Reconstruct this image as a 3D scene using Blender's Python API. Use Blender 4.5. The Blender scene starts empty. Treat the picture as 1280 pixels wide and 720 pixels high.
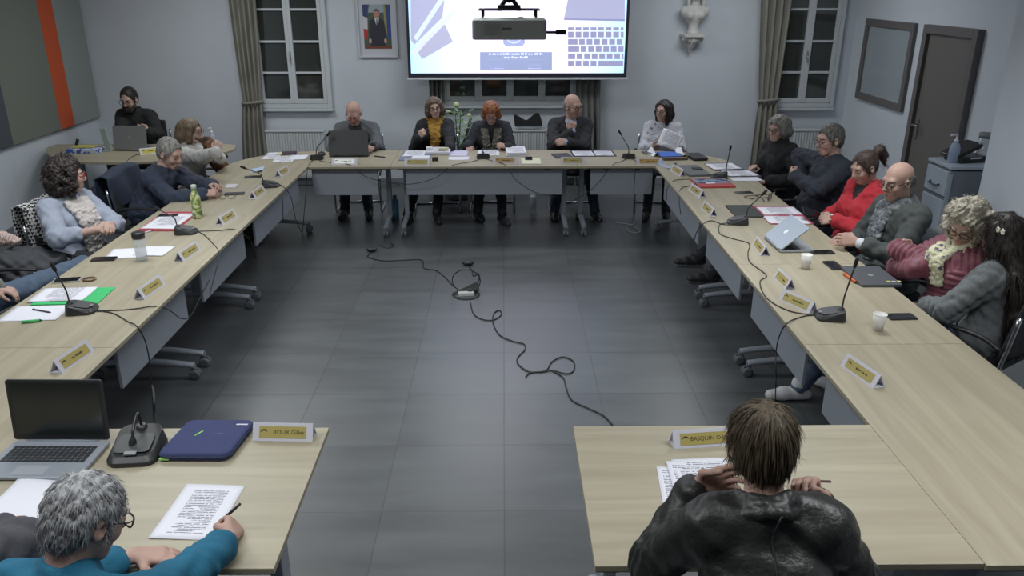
import bpy, math, random
import numpy as np
from mathutils import Vector, Matrix, Euler

random.seed(7); np.random.seed(7)
PI = math.pi
col = bpy.context.scene.collection
R_ = math.radians

# ------------------------------------------------------------------ camera
CAM_H = 2.4; FPX = 1004.0
PITCH = math.atan(382/FPX); YAW = math.atan(11/FPX*math.cos(PITCH))
def ray(x, y):
    a = (x-640)/FPX; b = -(y-360)/FPX
    d = Vector((a, math.cos(PITCH)+b*math.sin(PITCH), -math.sin(PITCH)+b*math.cos(PITCH)))
    c, s = math.cos(YAW), math.sin(YAW)
    return Vector((d.x*c+d.y*s, -d.x*s+d.y*c, d.z))
def atz(x, y, Z): d = ray(x, y); t = (Z-CAM_H)/d.z; return Vector((d.x*t, d.y*t, Z))
def aty(x, y, Y): d = ray(x, y); t = Y/d.y; return Vector((d.x*t, Y, CAM_H+d.z*t))
def atx(x, y, X): d = ray(x, y); t = X/d.x; return Vector((X, d.y*t, CAM_H+d.z*t))
TOP = 0.74
def tp(x, y, z=TOP): return atz(x, y, z)

cam = bpy.data.cameras.new('camera'); camo = bpy.data.objects.new('camera', cam); col.objects.link(camo)
cam.sensor_width = 36; cam.lens = 36*FPX/1280; cam.clip_start = .05; cam.clip_end = 60
camo.location = (0, 0, CAM_H)
camo.rotation_euler = (PI/2-PITCH, 0, -YAW)
bpy.context.scene.camera = camo

# ------------------------------------------------------------------ materials
_m = {}
def srgb(c):
    return tuple((x/12.92 if x <= .04045 else ((x+.055)/1.055)**2.4) for x in [v/255 for v in c])
def mat(name, c, rough=.6, metal=0., var=0., vscale=8., bump=0., bscale=60., spec=.5, emit=0., sheen=0., stretch=(1,1,1), alpha=1., trans=0.):
    """c is an 8 bit sRGB colour; var darkens and lightens it with noise, bump roughens the surface"""
    if name in _m: return _m[name]
    m = bpy.data.materials.new(name); m.use_nodes = True; nt = m.node_tree; N = nt.nodes; L = nt.links
    b = N['Principled BSDF']; col3 = srgb(c)
    b.inputs['Base Color'].default_value = (*col3, 1)
    b.inputs['Roughness'].default_value = rough; b.inputs['Metallic'].default_value = metal
    b.inputs['Specular IOR Level'].default_value = spec
    if sheen: b.inputs['Sheen Weight'].default_value = sheen
    if alpha < 1: b.inputs['Alpha'].default_value = alpha
    if trans: b.inputs['Transmission Weight'].default_value = trans
    if emit:
        b.inputs['Emission Color'].default_value = (*col3, 1); b.inputs['Emission Strength'].default_value = emit
    if var or bump:
        tc = N.new('ShaderNodeTexCoord'); mp = N.new('ShaderNodeMapping'); mp.inputs['Scale'].default_value = stretch
        L.new(tc.outputs['Object'], mp.inputs['Vector'])
    if var:
        n = N.new('ShaderNodeTexNoise'); n.inputs['Scale'].default_value = vscale; n.inputs['Detail'].default_value = 5
        L.new(mp.outputs[0], n.inputs['Vector'])
        r = N.new('ShaderNodeValToRGB'); r.color_ramp.elements[0].position = .3; r.color_ramp.elements[1].position = .7
        r.color_ramp.elements[0].color = (*[v*(1-var) for v in col3], 1)
        r.color_ramp.elements[1].color = (*[min(1, v*(1+var)) for v in col3], 1)
        L.new(n.outputs['Fac'], r.inputs['Fac']); L.new(r.outputs['Color'], b.inputs['Base Color'])
    if bump:
        n2 = N.new('ShaderNodeTexNoise'); n2.inputs['Scale'].default_value = bscale; n2.inputs['Detail'].default_value = 4
        L.new(mp.outputs[0], n2.inputs['Vector'])
        bp = N.new('ShaderNodeBump'); bp.inputs['Strength'].default_value = bump; bp.inputs['Distance'].default_value = .01
        L.new(n2.outputs['Fac'], bp.inputs['Height']); L.new(bp.outputs['Normal'], b.inputs['Normal'])
    _m[name] = m
    return m

def nodes(m): return m.node_tree.nodes, m.node_tree.links, m.node_tree.nodes['Principled BSDF']

def m_wood():
    m = mat('beech laminate', (162, 152, 130), rough=.42, spec=.4); N, L, b = nodes(m)
    tc = N.new('ShaderNodeTexCoord'); mp = N.new('ShaderNodeMapping'); mp.inputs['Scale'].default_value = (.9, 13, 13)
    L.new(tc.outputs['Object'], mp.inputs['Vector'])
    n = N.new('ShaderNodeTexNoise'); n.inputs['Scale'].default_value = 1.6; n.inputs['Detail'].default_value = 7; n.inputs['Distortion'].default_value = .6
    L.new(mp.outputs[0], n.inputs['Vector'])
    r = N.new('ShaderNodeValToRGB'); e = r.color_ramp.elements
    e[0].position = .28; e[0].color = (*srgb((150, 140, 118)), 1); e[1].position = .75; e[1].color = (*srgb((170, 161, 138)), 1)
    L.new(n.outputs['Fac'], r.inputs['Fac']); L.new(r.outputs['Color'], b.inputs['Base Color'])
    return m
def m_floor():
    m = mat('grey floor tiles', (84, 88, 92), rough=.38, spec=.75); N, L, b = nodes(m)
    T = .594; x0 = atz(630, 420, 0).x; y0 = 3.262
    tc = N.new('ShaderNodeTexCoord'); mp = N.new('ShaderNodeMapping')
    mp.inputs['Location'].default_value = (-x0/T, -y0/T, 0); mp.inputs['Scale'].default_value = (1/T, 1/T, 1)
    L.new(tc.outputs['Object'], mp.inputs['Vector'])
    br = N.new('ShaderNodeTexBrick'); br.offset = 0; br.squash = 1
    br.inputs['Scale'].default_value = 1; br.inputs['Mortar Size'].default_value = .006; br.inputs['Mortar Smooth'].default_value = .3
    br.inputs['Brick Width'].default_value = 1; br.inputs['Row Height'].default_value = 1; br.inputs['Bias'].default_value = 0
    br.inputs['Color1'].default_value = (*srgb((74, 77, 79)), 1); br.inputs['Color2'].default_value = (*srgb((82, 85, 87)), 1)
    br.inputs['Mortar'].default_value = (*srgb((58, 60, 62)), 1)
    L.new(mp.outputs[0], br.inputs['Vector'])
    mp2 = N.new('ShaderNodeMapping'); mp2.inputs['Scale'].default_value = (.7, 3.4, 1)
    L.new(tc.outputs['Object'], mp2.inputs['Vector'])
    n = N.new('ShaderNodeTexNoise'); n.inputs['Scale'].default_value = 1.8; n.inputs['Detail'].default_value = 8; n.inputs['Roughness'].default_value = .6
    L.new(mp2.outputs[0], n.inputs['Vector'])
    mr = N.new('ShaderNodeMapRange'); mr.inputs['From Min'].default_value = .3; mr.inputs['From Max'].default_value = .7
    mr.inputs['To Min'].default_value = .78; mr.inputs['To Max'].default_value = 1.18
    L.new(n.outputs['Fac'], mr.inputs['Value'])
    mx = N.new('ShaderNodeVectorMath'); mx.operation = 'SCALE'
    L.new(br.outputs['Color'], mx.inputs[0]); L.new(mr.outputs[0], mx.inputs['Scale']); L.new(mx.outputs[0], b.inputs['Base Color'])
    rr = N.new('ShaderNodeMapRange'); rr.inputs['To Min'].default_value = .26; rr.inputs['To Max'].default_value = .44
    L.new(n.outputs['Fac'], rr.inputs['Value']); L.new(rr.outputs[0], b.inputs['Roughness'])
    bp = N.new('ShaderNodeBump'); bp.inputs['Strength'].default_value = .25; bp.inputs['Distance'].default_value = .004; bp.invert = True
    L.new(br.outputs['Fac'], bp.inputs['Height']); L.new(bp.outputs[0], b.inputs['Normal'])
    return m
def m_paper(name, kind=0):
    """white sheet; kind 1 has rows of printed text, kind 2 is a printed table"""
    if name in _m: return _m[name]
    m = mat(name, (226, 226, 236), rough=.8, spec=.2)
    if not kind: return m
    N, L, b = nodes(m)
    tc = N.new('ShaderNodeTexCoord'); sp = N.new('ShaderNodeSeparateXYZ'); L.new(tc.outputs['Object'], sp.inputs[0])
    def mth(op, a, v=None, v2=None):
        n = N.new('ShaderNodeMath'); n.operation = op
        if hasattr(a, 'links'): L.new(a, n.inputs[0])
        else: n.inputs[0].default_value = a
        if v is not None:
            if hasattr(v, 'links'): L.new(v, n.inputs[1])
            else: n.inputs[1].default_value = v
        return n.outputs[0]
    row = mth('LESS_THAN', mth('FRACT', mth('MULTIPLY', sp.outputs['Y'], 90 if kind == 1 else 110)), .5)
    wx = N.new('ShaderNodeTexNoise'); wx.inputs['Scale'].default_value = 1
    mp = N.new('ShaderNodeMapping'); mp.inputs['Scale'].default_value = (140, 95, 1); L.new(tc.outputs['Object'], mp.inputs[0]); L.new(mp.outputs[0], wx.inputs['Vector'])
    word = mth('GREATER_THAN', wx.outputs['Fac'], .42)
    par = N.new('ShaderNodeTexNoise'); par.inputs['Scale'].default_value = 1
    mp2 = N.new('ShaderNodeMapping'); mp2.inputs['Scale'].default_value = (6, 24, 1); L.new(tc.outputs['Object'], mp2.inputs[0]); L.new(mp2.outputs[0], par.inputs['Vector'])
    blk = mth('GREATER_THAN', par.outputs['Fac'], .40)
    mx = mth('LESS_THAN', mth('ABSOLUTE', sp.outputs['X']), .082 if kind == 1 else .06)
    my = mth('LESS_THAN', mth('ABSOLUTE', sp.outputs['Y']), .118)
    ink = mth('MULTIPLY', mth('MULTIPLY', mth('MULTIPLY', row, word), blk), mth('MULTIPLY', mx, my))
    mix = N.new('ShaderNodeMix'); mix.data_type = 'RGBA'
    mix.inputs['A'].default_value = (*srgb((226, 226, 236)), 1); mix.inputs['B'].default_value = (*srgb((120, 120, 132)), 1)
    L.new(ink, mix.inputs['Factor']); L.new(mix.outputs['Result'], b.inputs['Base Color'])
    return m
def m_check(name, a, bcol, scale):
    if name in _m: return _m[name]
    m = mat(name, a, rough=.85); N, L, b = nodes(m)
    tc = N.new('ShaderNodeTexCoord'); mp = N.new('ShaderNodeMapping'); mp.inputs['Rotation'].default_value = (.5, .4, .6)
    L.new(tc.outputs['Object'], mp.inputs[0])
    ch = N.new('ShaderNodeTexChecker'); ch.inputs['Scale'].default_value = scale
    ch.inputs['Color1'].default_value = (*srgb(a), 1); ch.inputs['Color2'].default_value = (*srgb(bcol), 1)
    L.new(mp.outputs[0], ch.inputs['Vector']); L.new(ch.outputs['Color'], b.inputs['Base Color'])
    return m
def m_blotch(name, a, bcol, scale, pos=.5, width=.04, third=None, detail=3):
    if name in _m: return _m[name]
    m = mat(name, a, rough=.85); N, L, b = nodes(m)
    tc = N.new('ShaderNodeTexCoord')
    n = N.new('ShaderNodeTexNoise'); n.inputs['Scale'].default_value = scale; n.inputs['Detail'].default_value = detail
    L.new(tc.outputs['Object'], n.inputs['Vector'])
    r = N.new('ShaderNodeValToRGB'); e = r.color_ramp.elements
    e[0].position = pos-width; e[0].color = (*srgb(a), 1); e[1].position = pos+width; e[1].color = (*srgb(bcol), 1)
    if third:
        t = e.new(min(.99, pos+width+.12)); t.color = (*srgb(third), 1)
    L.new(n.outputs['Fac'], r.inputs['Fac']); L.new(r.outputs['Color'], b.inputs['Base Color'])
    return m
def m_stripe(name, cols, scale, axis='Z', rot=(0,0,0)):
    if name in _m: return _m[name]
    m = mat(name, cols[0], rough=.85); N, L, b = nodes(m)
    tc = N.new('ShaderNodeTexCoord'); mp = N.new('ShaderNodeMapping'); mp.inputs['Rotation'].default_value = rot
    L.new(tc.outputs['Object'], mp.inputs[0])
    w = N.new('ShaderNodeTexWave'); w.bands_direction = axis; w.inputs['Scale'].default_value = scale; w.inputs['Distortion'].default_value = 2; w.inputs['Detail'].default_value = 1
    L.new(mp.outputs[0], w.inputs['Vector'])
    r = N.new('ShaderNodeValToRGB'); e = r.color_ramp.elements; r.color_ramp.interpolation = 'EASE'
    e[0].position = 0; e[0].color = (*srgb(cols[0]), 1); e[1].position = 1; e[1].color = (*srgb(cols[-1]), 1)
    for i, c in enumerate(cols[1:-1]):
        t = e.new((i+1)/(len(cols)-1)); t.color = (*srgb(c), 1)
    L.new(w.outputs['Fac'], r.inputs['Fac']); L.new(r.outputs['Color'], b.inputs['Base Color'])
    return m
def hairmat(name, c, light=None, rough=.5, fine=False):
    if name in _m: return _m[name]
    m = mat(name, c, rough=rough, spec=.35, bump=.15 if fine else .5, bscale=90); N, L, b = nodes(m)
    tc = N.new('ShaderNodeTexCoord'); n = N.new('ShaderNodeTexNoise'); n.inputs['Scale'].default_value = 30; n.inputs['Detail'].default_value = 5
    mp = N.new('ShaderNodeMapping'); mp.inputs['Scale'].default_value = (2.2, 2.2, .25) if fine else (1.6, 1.6, .5); L.new(tc.outputs['Object'], mp.inputs[0]); L.new(mp.outputs[0], n.inputs['Vector'])
    r = N.new('ShaderNodeValToRGB'); e = r.color_ramp.elements
    lc = light or tuple(min(255, int(v*1.3+8)) for v in c)
    e[0].position = .35; e[0].color = (*srgb(c), 1); e[1].position = .68; e[1].color = (*srgb(lc), 1)
    L.new(n.outputs['Fac'], r.inputs['Fac']); L.new(r.outputs['Color'], b.inputs['Base Color'])
    return m

# ------------------------------------------------------------------ objects
def put(o, parent=None, loc=None, rot=None):
    col.objects.link(o)
    if parent is not None: o.parent = parent
    if loc is not None: o.location = loc
    if rot is not None: o.rotation_euler = rot
    return o
def tag(o, label=None, cat=None, group=None, kind=None):
    if label: o['label'] = label
    if cat: o['category'] = cat
    if group: o['group'] = group
    if kind: o['kind'] = kind
    return o
def empty(name, loc=(0,0,0), rz=0., label=None, cat=None, group=None):
    o = bpy.data.objects.new(name, None); o.empty_display_size = .1
    put(o, None, loc, (0, 0, rz)); return tag(o, label, cat, group)
def clone(o, parent=None):
    c = o.copy(); col.objects.link(c)
    if parent is not None: c.parent = parent
    for ch in o.children: clone(ch, c)
    return c

class MB:
    """collects primitive shapes into one mesh"""
    def __init__(s): s.v = []; s.f = []; s.mi = []; s.sm = []
    def add(s, vs, fs, mi=0, smooth=False):
        k = len(s.v); s.v += [tuple(v) for v in vs]
        for f in fs: s.f.append([i+k for i in f]); s.mi.append(mi); s.sm.append(smooth)
        return s
    def box(s, c, d, M=None, mi=0, taper=1.):
        vs = []
        for z in (-.5, .5):
            t = taper if z > 0 else 1
            for x, y in ((-.5,-.5),(.5,-.5),(.5,.5),(-.5,.5)): vs.append(Vector((x*d[0]*t, y*d[1]*t, z*d[2])))
        if M is not None: vs = [M @ v for v in vs]
        vs = [v+Vector(c) for v in vs]
        return s.add(vs, [(3,2,1,0),(4,5,6,7),(0,1,5,4),(1,2,6,5),(2,3,7,6),(3,0,4,7)], mi)
    def tube(s, pts, r, n=8, mi=0, caps=True, flat=1.):
        pts = [Vector(p) for p in pts]; rs = r if hasattr(r, '__len__') else [r]*len(pts)
        vs = []; fs = []; up = None
        for i, p in enumerate(pts):
            t = (pts[min(i+1, len(pts)-1)]-pts[max(i-1, 0)])
            if t.length < 1e-9: t = Vector((0,0,1))
            t.normalize()
            if up is None: up = Vector((0,0,1)) if abs(t.z) < .95 else Vector((1,0,0))
            a = t.cross(up)
            if a.length < 1e-4: a = t.cross(Vector((1,0,0)) if abs(t.x) < .9 else Vector((0,1,0)))
            a.normalize(); b = a.cross(t).normalized(); up = b
            for k in range(n):
                q = 2*PI*k/n; vs.append(p+a*math.cos(q)*rs[i]+b*math.sin(q)*rs[i]*flat)
        for i in range(len(pts)-1):
            for k in range(n): fs.append((i*n+k, i*n+(k+1)%n, (i+1)*n+(k+1)%n, (i+1)*n+k))
        s.add(vs, fs, mi, True)
        if caps:
            k0 = len(s.v)-len(vs)
            s.f.append([k0+k for k in range(n)][::-1]); s.mi.append(mi); s.sm.append(False)
            s.f.append([k0+(len(pts)-1)*n+k for k in range(n)]); s.mi.append(mi); s.sm.append(False)
        return s
    def lathe(s, c, prof, n=20, M=None, mi=0, smooth=True, caps=True):
        vs = []; fs = []
        for r, z in prof:
            for k in range(n): vs.append(Vector((r*math.cos(2*PI*k/n), r*math.sin(2*PI*k/n), z)))
        for i in range(len(prof)-1):
            for k in range(n): fs.append((i*n+k, i*n+(k+1)%n, (i+1)*n+(k+1)%n, (i+1)*n+k))
        if M is not None: vs = [M @ v for v in vs]
        vs = [v+Vector(c) for v in vs]; s.add(vs, fs, mi, smooth)
        if caps:
            k0 = len(s.v)-len(vs)
            s.f.append([k0+k for k in range(n)][::-1]); s.mi.append(mi); s.sm.append(False)
            s.f.append([k0+(len(prof)-1)*n+k for k in range(n)]); s.mi.append(mi); s.sm.append(False)
        return s
    def prism(s, poly, z0, z1, mi=0, M=None, c=(0,0,0)):
        n = len(poly); vs = [Vector((x, y, z0)) for x, y in poly]+[Vector((x, y, z1)) for x, y in poly]
        if M is not None: vs = [M @ v for v in vs]
        vs = [v+Vector(c) for v in vs]
        return s.add(vs, [tuple(range(n))[::-1], tuple(range(n, 2*n))]+[(i, (i+1)%n, n+(i+1)%n, n+i) for i in range(n)], mi)
    def ball(s, c, r, M=None, n=14, mi=0):
        r = r if hasattr(r, '__len__') else (r, r, r); vs = []; fs = []; m = n//2
        for i in range(m+1):
            a = PI*i/m
            for k in range(n):
                v = Vector((r[0]*math.sin(a)*math.cos(2*PI*k/n), r[1]*math.sin(a)*math.sin(2*PI*k/n), r[2]*math.cos(a)))
                vs.append((M @ v if M is not None else v)+Vector(c))
        for i in range(m):
            for k in range(n): fs.append((i*n+k, (i+1)*n+k, (i+1)*n+(k+1)%n, i*n+(k+1)%n))
        return s.add(vs, fs, mi, True)
    def sheet(s, fn, nu, nv, mi=0, smooth=True):
        vs = [fn(i/nu, j/nv) for j in range(nv+1) for i in range(nu+1)]
        fs = [(j*(nu+1)+i, j*(nu+1)+i+1, (j+1)*(nu+1)+i+1, (j+1)*(nu+1)+i) for j in range(nv) for i in range(nu)]
        return s.add(vs, fs, mi, smooth)
    def build(s, name, mats, parent=None, bevel=0., loc=None, rot=None, solid=0.):
        me = bpy.data.meshes.new(name); me.from_pydata(s.v, [], s.f)
        for m in (mats if isinstance(mats, (list, tuple)) else [mats]): me.materials.append(m)
        me.polygons.foreach_set('material_index', s.mi); me.polygons.foreach_set('use_smooth', s.sm); me.update()
        o = bpy.data.objects.new(name, me); put(o, parent, loc, rot)
        if solid:
            md = o.modifiers.new('thickness', 'SOLIDIFY'); md.thickness = solid; md.offset = 0
        if bevel:
            md = o.modifiers.new('bevel', 'BEVEL'); md.width = bevel; md.segments = 2; md.limit_method = 'ANGLE'
        return o

def spline(pts, n=8):
    """Catmull-Rom through the points"""
    P = [Vector(p) for p in pts]; P = [P[0]*2-P[1]]+P+[P[-1]*2-P[-2]]; out = []
    for i in range(1, len(P)-2):
        for k in range(n):
            t = k/n; a, b, c, d = P[i-1], P[i], P[i+1], P[i+2]
            out.append(.5*((2*b)+(c-a)*t+(2*a-5*b+4*c-d)*t*t+(3*b-a-3*c+d)*t**3))
    out.append(P[-2]); return out
def rrect(w, h, r, n=5):
    out = []
    for cx, cy, a0 in ((w/2-r, h/2-r, 0), (-w/2+r, h/2-r, 90), (-w/2+r, -h/2+r, 180), (w/2-r, -h/2+r, 270)):
        for k in range(n+1):
            a = R_(a0+90*k/n); out.append((cx+r*math.cos(a), cy+r*math.sin(a)))
    return out
def text(body, size, m, parent, loc, rot, name='lettering', depth=.0004):
    cu = bpy.data.curves.new('txt', 'FONT'); cu.body = body; cu.size = size; cu.align_x = 'CENTER'; cu.align_y = 'CENTER'; cu.extrude = depth
    t = bpy.data.objects.new('txt', cu); col.objects.link(t)
    bpy.context.view_layer.update()
    me = bpy.data.meshes.new_from_object(t.evaluated_get(bpy.context.evaluated_depsgraph_get()))
    bpy.data.objects.remove(t); bpy.data.curves.remove(cu)
    me.name = name; me.materials.clear(); me.materials.append(m)
    return put(bpy.data.objects.new(name, me), parent, loc, rot)

# ------------------------------------------------------------------ smooth organic shapes (signed distance fields meshed with surface nets)
def V3(*a): return np.array(a if len(a) > 1 else a[0], dtype=np.float64)
def unit(v):
    v = np.asarray(v, float); n = np.linalg.norm(v); return v/n if n > 1e-9 else v
class Sdf:
    def __init__(s, vox): s.vox = vox; s.p = []
    def cap(s, a, b, ra, rb=None, k=.02, cut=False): s.p.append(('c', V3(a), V3(b), ra, ra if rb is None else rb, k, cut)); return s
    def ell(s, c, r, R=None, k=.02, cut=False): s.p.append(('e', V3(c), V3(r), np.eye(3) if R is None else np.asarray(R, float), None, k, cut)); return s
    def chain(s, pts, rs, k=.02, cut=False):
        for i in range(len(pts)-1): s.cap(pts[i], pts[i+1], rs[i], rs[i+1], k, cut)
        return s
    def mesh(s, smooth=1):
        v = s.vox; lo = []; hi = []; bb = []
        for q in s.p:
            if q[0] == 'c': r = max(q[3], q[4]); l = np.minimum(q[1], q[2])-r; h = np.maximum(q[1], q[2])+r
            else:
                e = np.sqrt(((q[3]*q[2])**2).sum(1)); l = q[1]-e; h = q[1]+e
            bb.append((l, h))
            if not q[6]: lo.append(l); hi.append(h)
        lo = np.min(lo, 0)-3*v; hi = np.max(hi, 0)+3*v
        n = np.ceil((hi-lo)/v).astype(int)+1
        F = np.full(n, .2, np.float32)
        ax = [lo[i]+v*np.arange(n[i]) for i in range(3)]
        for q, (l, h) in zip(s.p, bb):
            pad = q[5]+2*v
            i0 = np.clip(np.floor((l-pad-lo)/v).astype(int), 0, n); i1 = np.clip(np.ceil((h+pad-lo)/v).astype(int)+1, 0, n)
            if (i1 <= i0).any(): continue
            x = ax[0][i0[0]:i1[0]][:, None, None].astype(np.float32); y = ax[1][i0[1]:i1[1]][None, :, None].astype(np.float32); z = ax[2][i0[2]:i1[2]][None, None, :].astype(np.float32)
            if q[0] == 'c':
                a, b = q[1].astype(np.float32), q[2].astype(np.float32); ab = b-a; L2 = max(float(ab@ab), 1e-10)
                px, py, pz = x-a[0], y-a[1], z-a[2]
                t = np.clip((px*ab[0]+py*ab[1]+pz*ab[2])/L2, 0, 1)
                d = np.sqrt((px-t*ab[0])**2+(py-t*ab[1])**2+(pz-t*ab[2])**2)-(q[3]+(q[4]-q[3])*t)
            else:
                c = q[1].astype(np.float32); R = q[3].astype(np.float32); r = q[2].astype(np.float32)
                px, py, pz = x-c[0], y-c[1], z-c[2]
                k0 = 0; k1 = 0
                for j in range(3):
                    u = px*R[0, j]+py*R[1, j]+pz*R[2, j]
                    k0 = k0+(u/r[j])**2; k1 = k1+(u/r[j]**2)**2
                k0 = np.sqrt(k0); k1 = np.sqrt(k1)+1e-6; d = k0*(k0-1)/k1
            sl = tuple(slice(i0[j], i1[j]) for j in range(3)); G = F[sl]; k = q[5]
            if q[6]:
                d = -d; hh = np.maximum(k-np.abs(G-d), 0)/k; F[sl] = np.maximum(G, d)+hh*hh*k*.25
            else:
                hh = np.maximum(k-np.abs(G-d), 0)/k; F[sl] = np.minimum(G, d)-hh*hh*k*.25
        return nets(F, lo, v, smooth)
def nets(F, lo, v, smooth):
    S = F < 0; nx, ny, nz = F.shape
    cnt = np.zeros((nx-1, ny-1, nz-1), np.int8); C = [(i, j, k) for i in (0, 1) for j in (0, 1) for k in (0, 1)]
    for i, j, k in C: cnt += S[i:nx-1+i, j:ny-1+j, k:nz-1+k]
    mask = (cnt > 0) & (cnt < 8); idx = np.argwhere(mask)
    vid = np.full(mask.shape, -1, np.int32); vid[mask] = np.arange(len(idx))
    vals = [F[idx[:, 0]+i, idx[:, 1]+j, idx[:, 2]+k] for i, j, k in C]
    acc = np.zeros((len(idx), 3)); num = np.zeros(len(idx))
    for a in range(8):
        for b in range(a+1, 8):
            df = [C[b][q]-C[a][q] for q in range(3)]
            if sum(abs(q) for q in df) != 1: continue
            va, vb = vals[a], vals[b]; cr = (va < 0) != (vb < 0)
            t = np.where(cr, va/np.where(cr, va-vb, 1), 0)
            acc += np.where(cr[:, None], np.array(C[a])+t[:, None]*np.array(df), 0); num += cr
    P = lo+v*(idx+acc/np.maximum(num, 1)[:, None])
    Q = []
    for axn in range(3):
        A = np.moveaxis(S, axn, 0); W = np.moveaxis(vid, axn, 0)
        d = A[:-1] != A[1:]; d[:, 0, :] = False; d[:, :, 0] = False; d[:, -1, :] = False; d[:, :, -1] = False
        e = np.argwhere(d); inside = A[:-1][d]
        i, j, k = e.T
        q = np.stack([W[i, j-1, k-1], W[i, j, k-1], W[i, j, k], W[i, j-1, k]], 1)
        fl = ~inside if axn != 1 else inside
        q[fl] = q[fl][:, ::-1]; Q.append(q)
    Q = np.concatenate(Q); Q = Q[(Q >= 0).all(1)]
    for _ in range(smooth):
        acc = np.zeros_like(P); num = np.zeros(len(P))
        for a, b in ((0, 1), (1, 2), (2, 3), (3, 0)):
            for p, q in ((a, b), (b, a)):
                for ax in range(3): acc[:, ax] += np.bincount(Q[:, p], P[Q[:, q], ax], len(P))
                num += np.bincount(Q[:, p], minlength=len(P))
        P = P*.5+.5*acc/np.maximum(num, 1)[:, None]
    return P, Q
def normals(P, Q):
    n = np.cross(P[Q[:, 2]]-P[Q[:, 0]], P[Q[:, 3]]-P[Q[:, 1]]); N = np.zeros_like(P)
    for k in range(4):
        for ax in range(3): N[:, ax] += np.bincount(Q[:, k], n[:, ax], len(P))
    return N/np.maximum(np.linalg.norm(N, axis=1), 1e-9)[:, None]
_rs = np.random.RandomState(3)
_W = [(_rs.randn(3), _rs.rand()*6.28) for _ in range(14)]
def wob(P, wl):
    """smooth noise in about -1..1 with bumps about wl metres long"""
    o = np.zeros(len(P))
    for i, (d, ph) in enumerate(_W):
        f = (.6+.12*i); o += np.sin((P@(unit(d)))*2*PI/wl*f+ph+np.sin((P@unit(d[::-1]))*2*PI/wl*.7+ph))
    return o/5
def nmesh(name, P, Q, mats, parent, off=(0,0,0), mi=None):
    me = bpy.data.meshes.new(name); P = P-np.array(off)
    me.vertices.add(len(P)); me.vertices.foreach_set('co', P.astype(np.float32).ravel())
    me.loops.add(Q.size); me.loops.foreach_set('vertex_index', Q.astype(np.int32).ravel())
    me.polygons.add(len(Q)); me.polygons.foreach_set('loop_start', np.arange(len(Q), dtype=np.int32)*Q.shape[1])
    me.polygons.foreach_set('use_smooth', np.ones(len(Q), bool))
    for m in (mats if isinstance(mats, (list, tuple)) else [mats]): me.materials.append(m)
    if mi is not None: me.polygons.foreach_set('material_index', mi.astype(np.int32))
    me.update(calc_edges=True); me.validate()
    return put(bpy.data.objects.new(name, me), parent)
def rot3(yaw, pitch=0, roll=0):
    return np.array((Euler((0, 0, R_(yaw))).to_matrix() @ Euler((R_(pitch), 0, 0)).to_matrix() @ Euler((0, R_(roll), 0)).to_matrix()))

# ------------------------------------------------------------------ people
SKIN = mat('skin', (186, 152, 138), rough=.55, var=.08, vscale=14, spec=.35)
SKIN2 = mat('rosy skin', (178, 142, 128), rough=.55, var=.10, vscale=14, spec=.35)
SKIN3 = mat('tan skin', (172, 130, 108), rough=.55, var=.08, vscale=14, spec=.35)
LIP = mat('lips', (160, 92, 90), rough=.5)
EYEW = mat('eye white', (176, 170, 166), rough=.35); IRIS = mat('dark iris', (48, 36, 30), rough=.25)
TROUS = mat('dark trousers', (38, 40, 46), rough=.9, bump=.2, bscale=150)
JEANS = mat('blue denim', (76, 92, 114), rough=.9, var=.15, vscale=25, bump=.3, bscale=300)
SHOEB = mat('black shoe leather', (26, 25, 25), rough=.4); SHOEW = mat('white shoe', (205, 205, 208), rough=.6)
SOLE = mat('shoe sole', (190, 188, 186), rough=.7)
GLAS = mat('dark glasses frame', (32, 26, 26), rough=.3); GLASR = mat('red glasses frame', (150, 40, 40), rough=.3)

def hand(sd, W, d, n, right, s, curl=(20, 30, 20), spread=1., thumb=.5, fr=1.):
    d = unit(d); n = unit(np.asarray(n, float)-d*np.dot(n, d)); t = np.cross(d, n) if right else np.cross(n, d)
    kn = []
    for i, (o, ln) in enumerate(((.030, .070), (.010, .079), (-.011, .073), (-.030, .056))):
        K = W+s*(d*(.088-.004*abs(i-1))+t*o*1.0); kn.append(K)
        sd.cap(W+d*.012*s+t*o*.45*s, K, .0155*s, .0125*s, k=.012)
        p = K; a = 0; dr = unit(d+t*(o*2.2*spread)); r = (.0092, .0094, .009, .008)[i]*s*fr
        c = [q*(1+.12*(i-1)) for q in curl]
        for j, f in enumerate((.45, .30, .25)):
            a += R_(c[j]); q = p+s*ln*f*(dr*math.cos(a)+n*math.sin(a))
            sd.cap(p, q, r*(1-.08*j), r*(1-.08*(j+1)), k=.004); p = q
    b = W+s*(d*.025+t*.018); m1 = b+s*.042*unit(t*(1-.35*thumb)+d*.55+n*(.25+.5*thumb)); m2 = m1+s*.032*unit(t*.25*(1-thumb)+d*.8+n*(.3+.3*thumb)-t*.35*thumb); m3 = m2+s*.024*unit(d*.85+n*.3-t*.35*thumb)
    sd.cap(b, m1, .0155*s, .0125*s, k=.012); sd.cap(m1, m2, .011*s*fr, .0098*s*fr, k=.006); sd.cap(m2, m3, .0098*s*fr, .0085*s*fr, k=.005)

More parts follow.
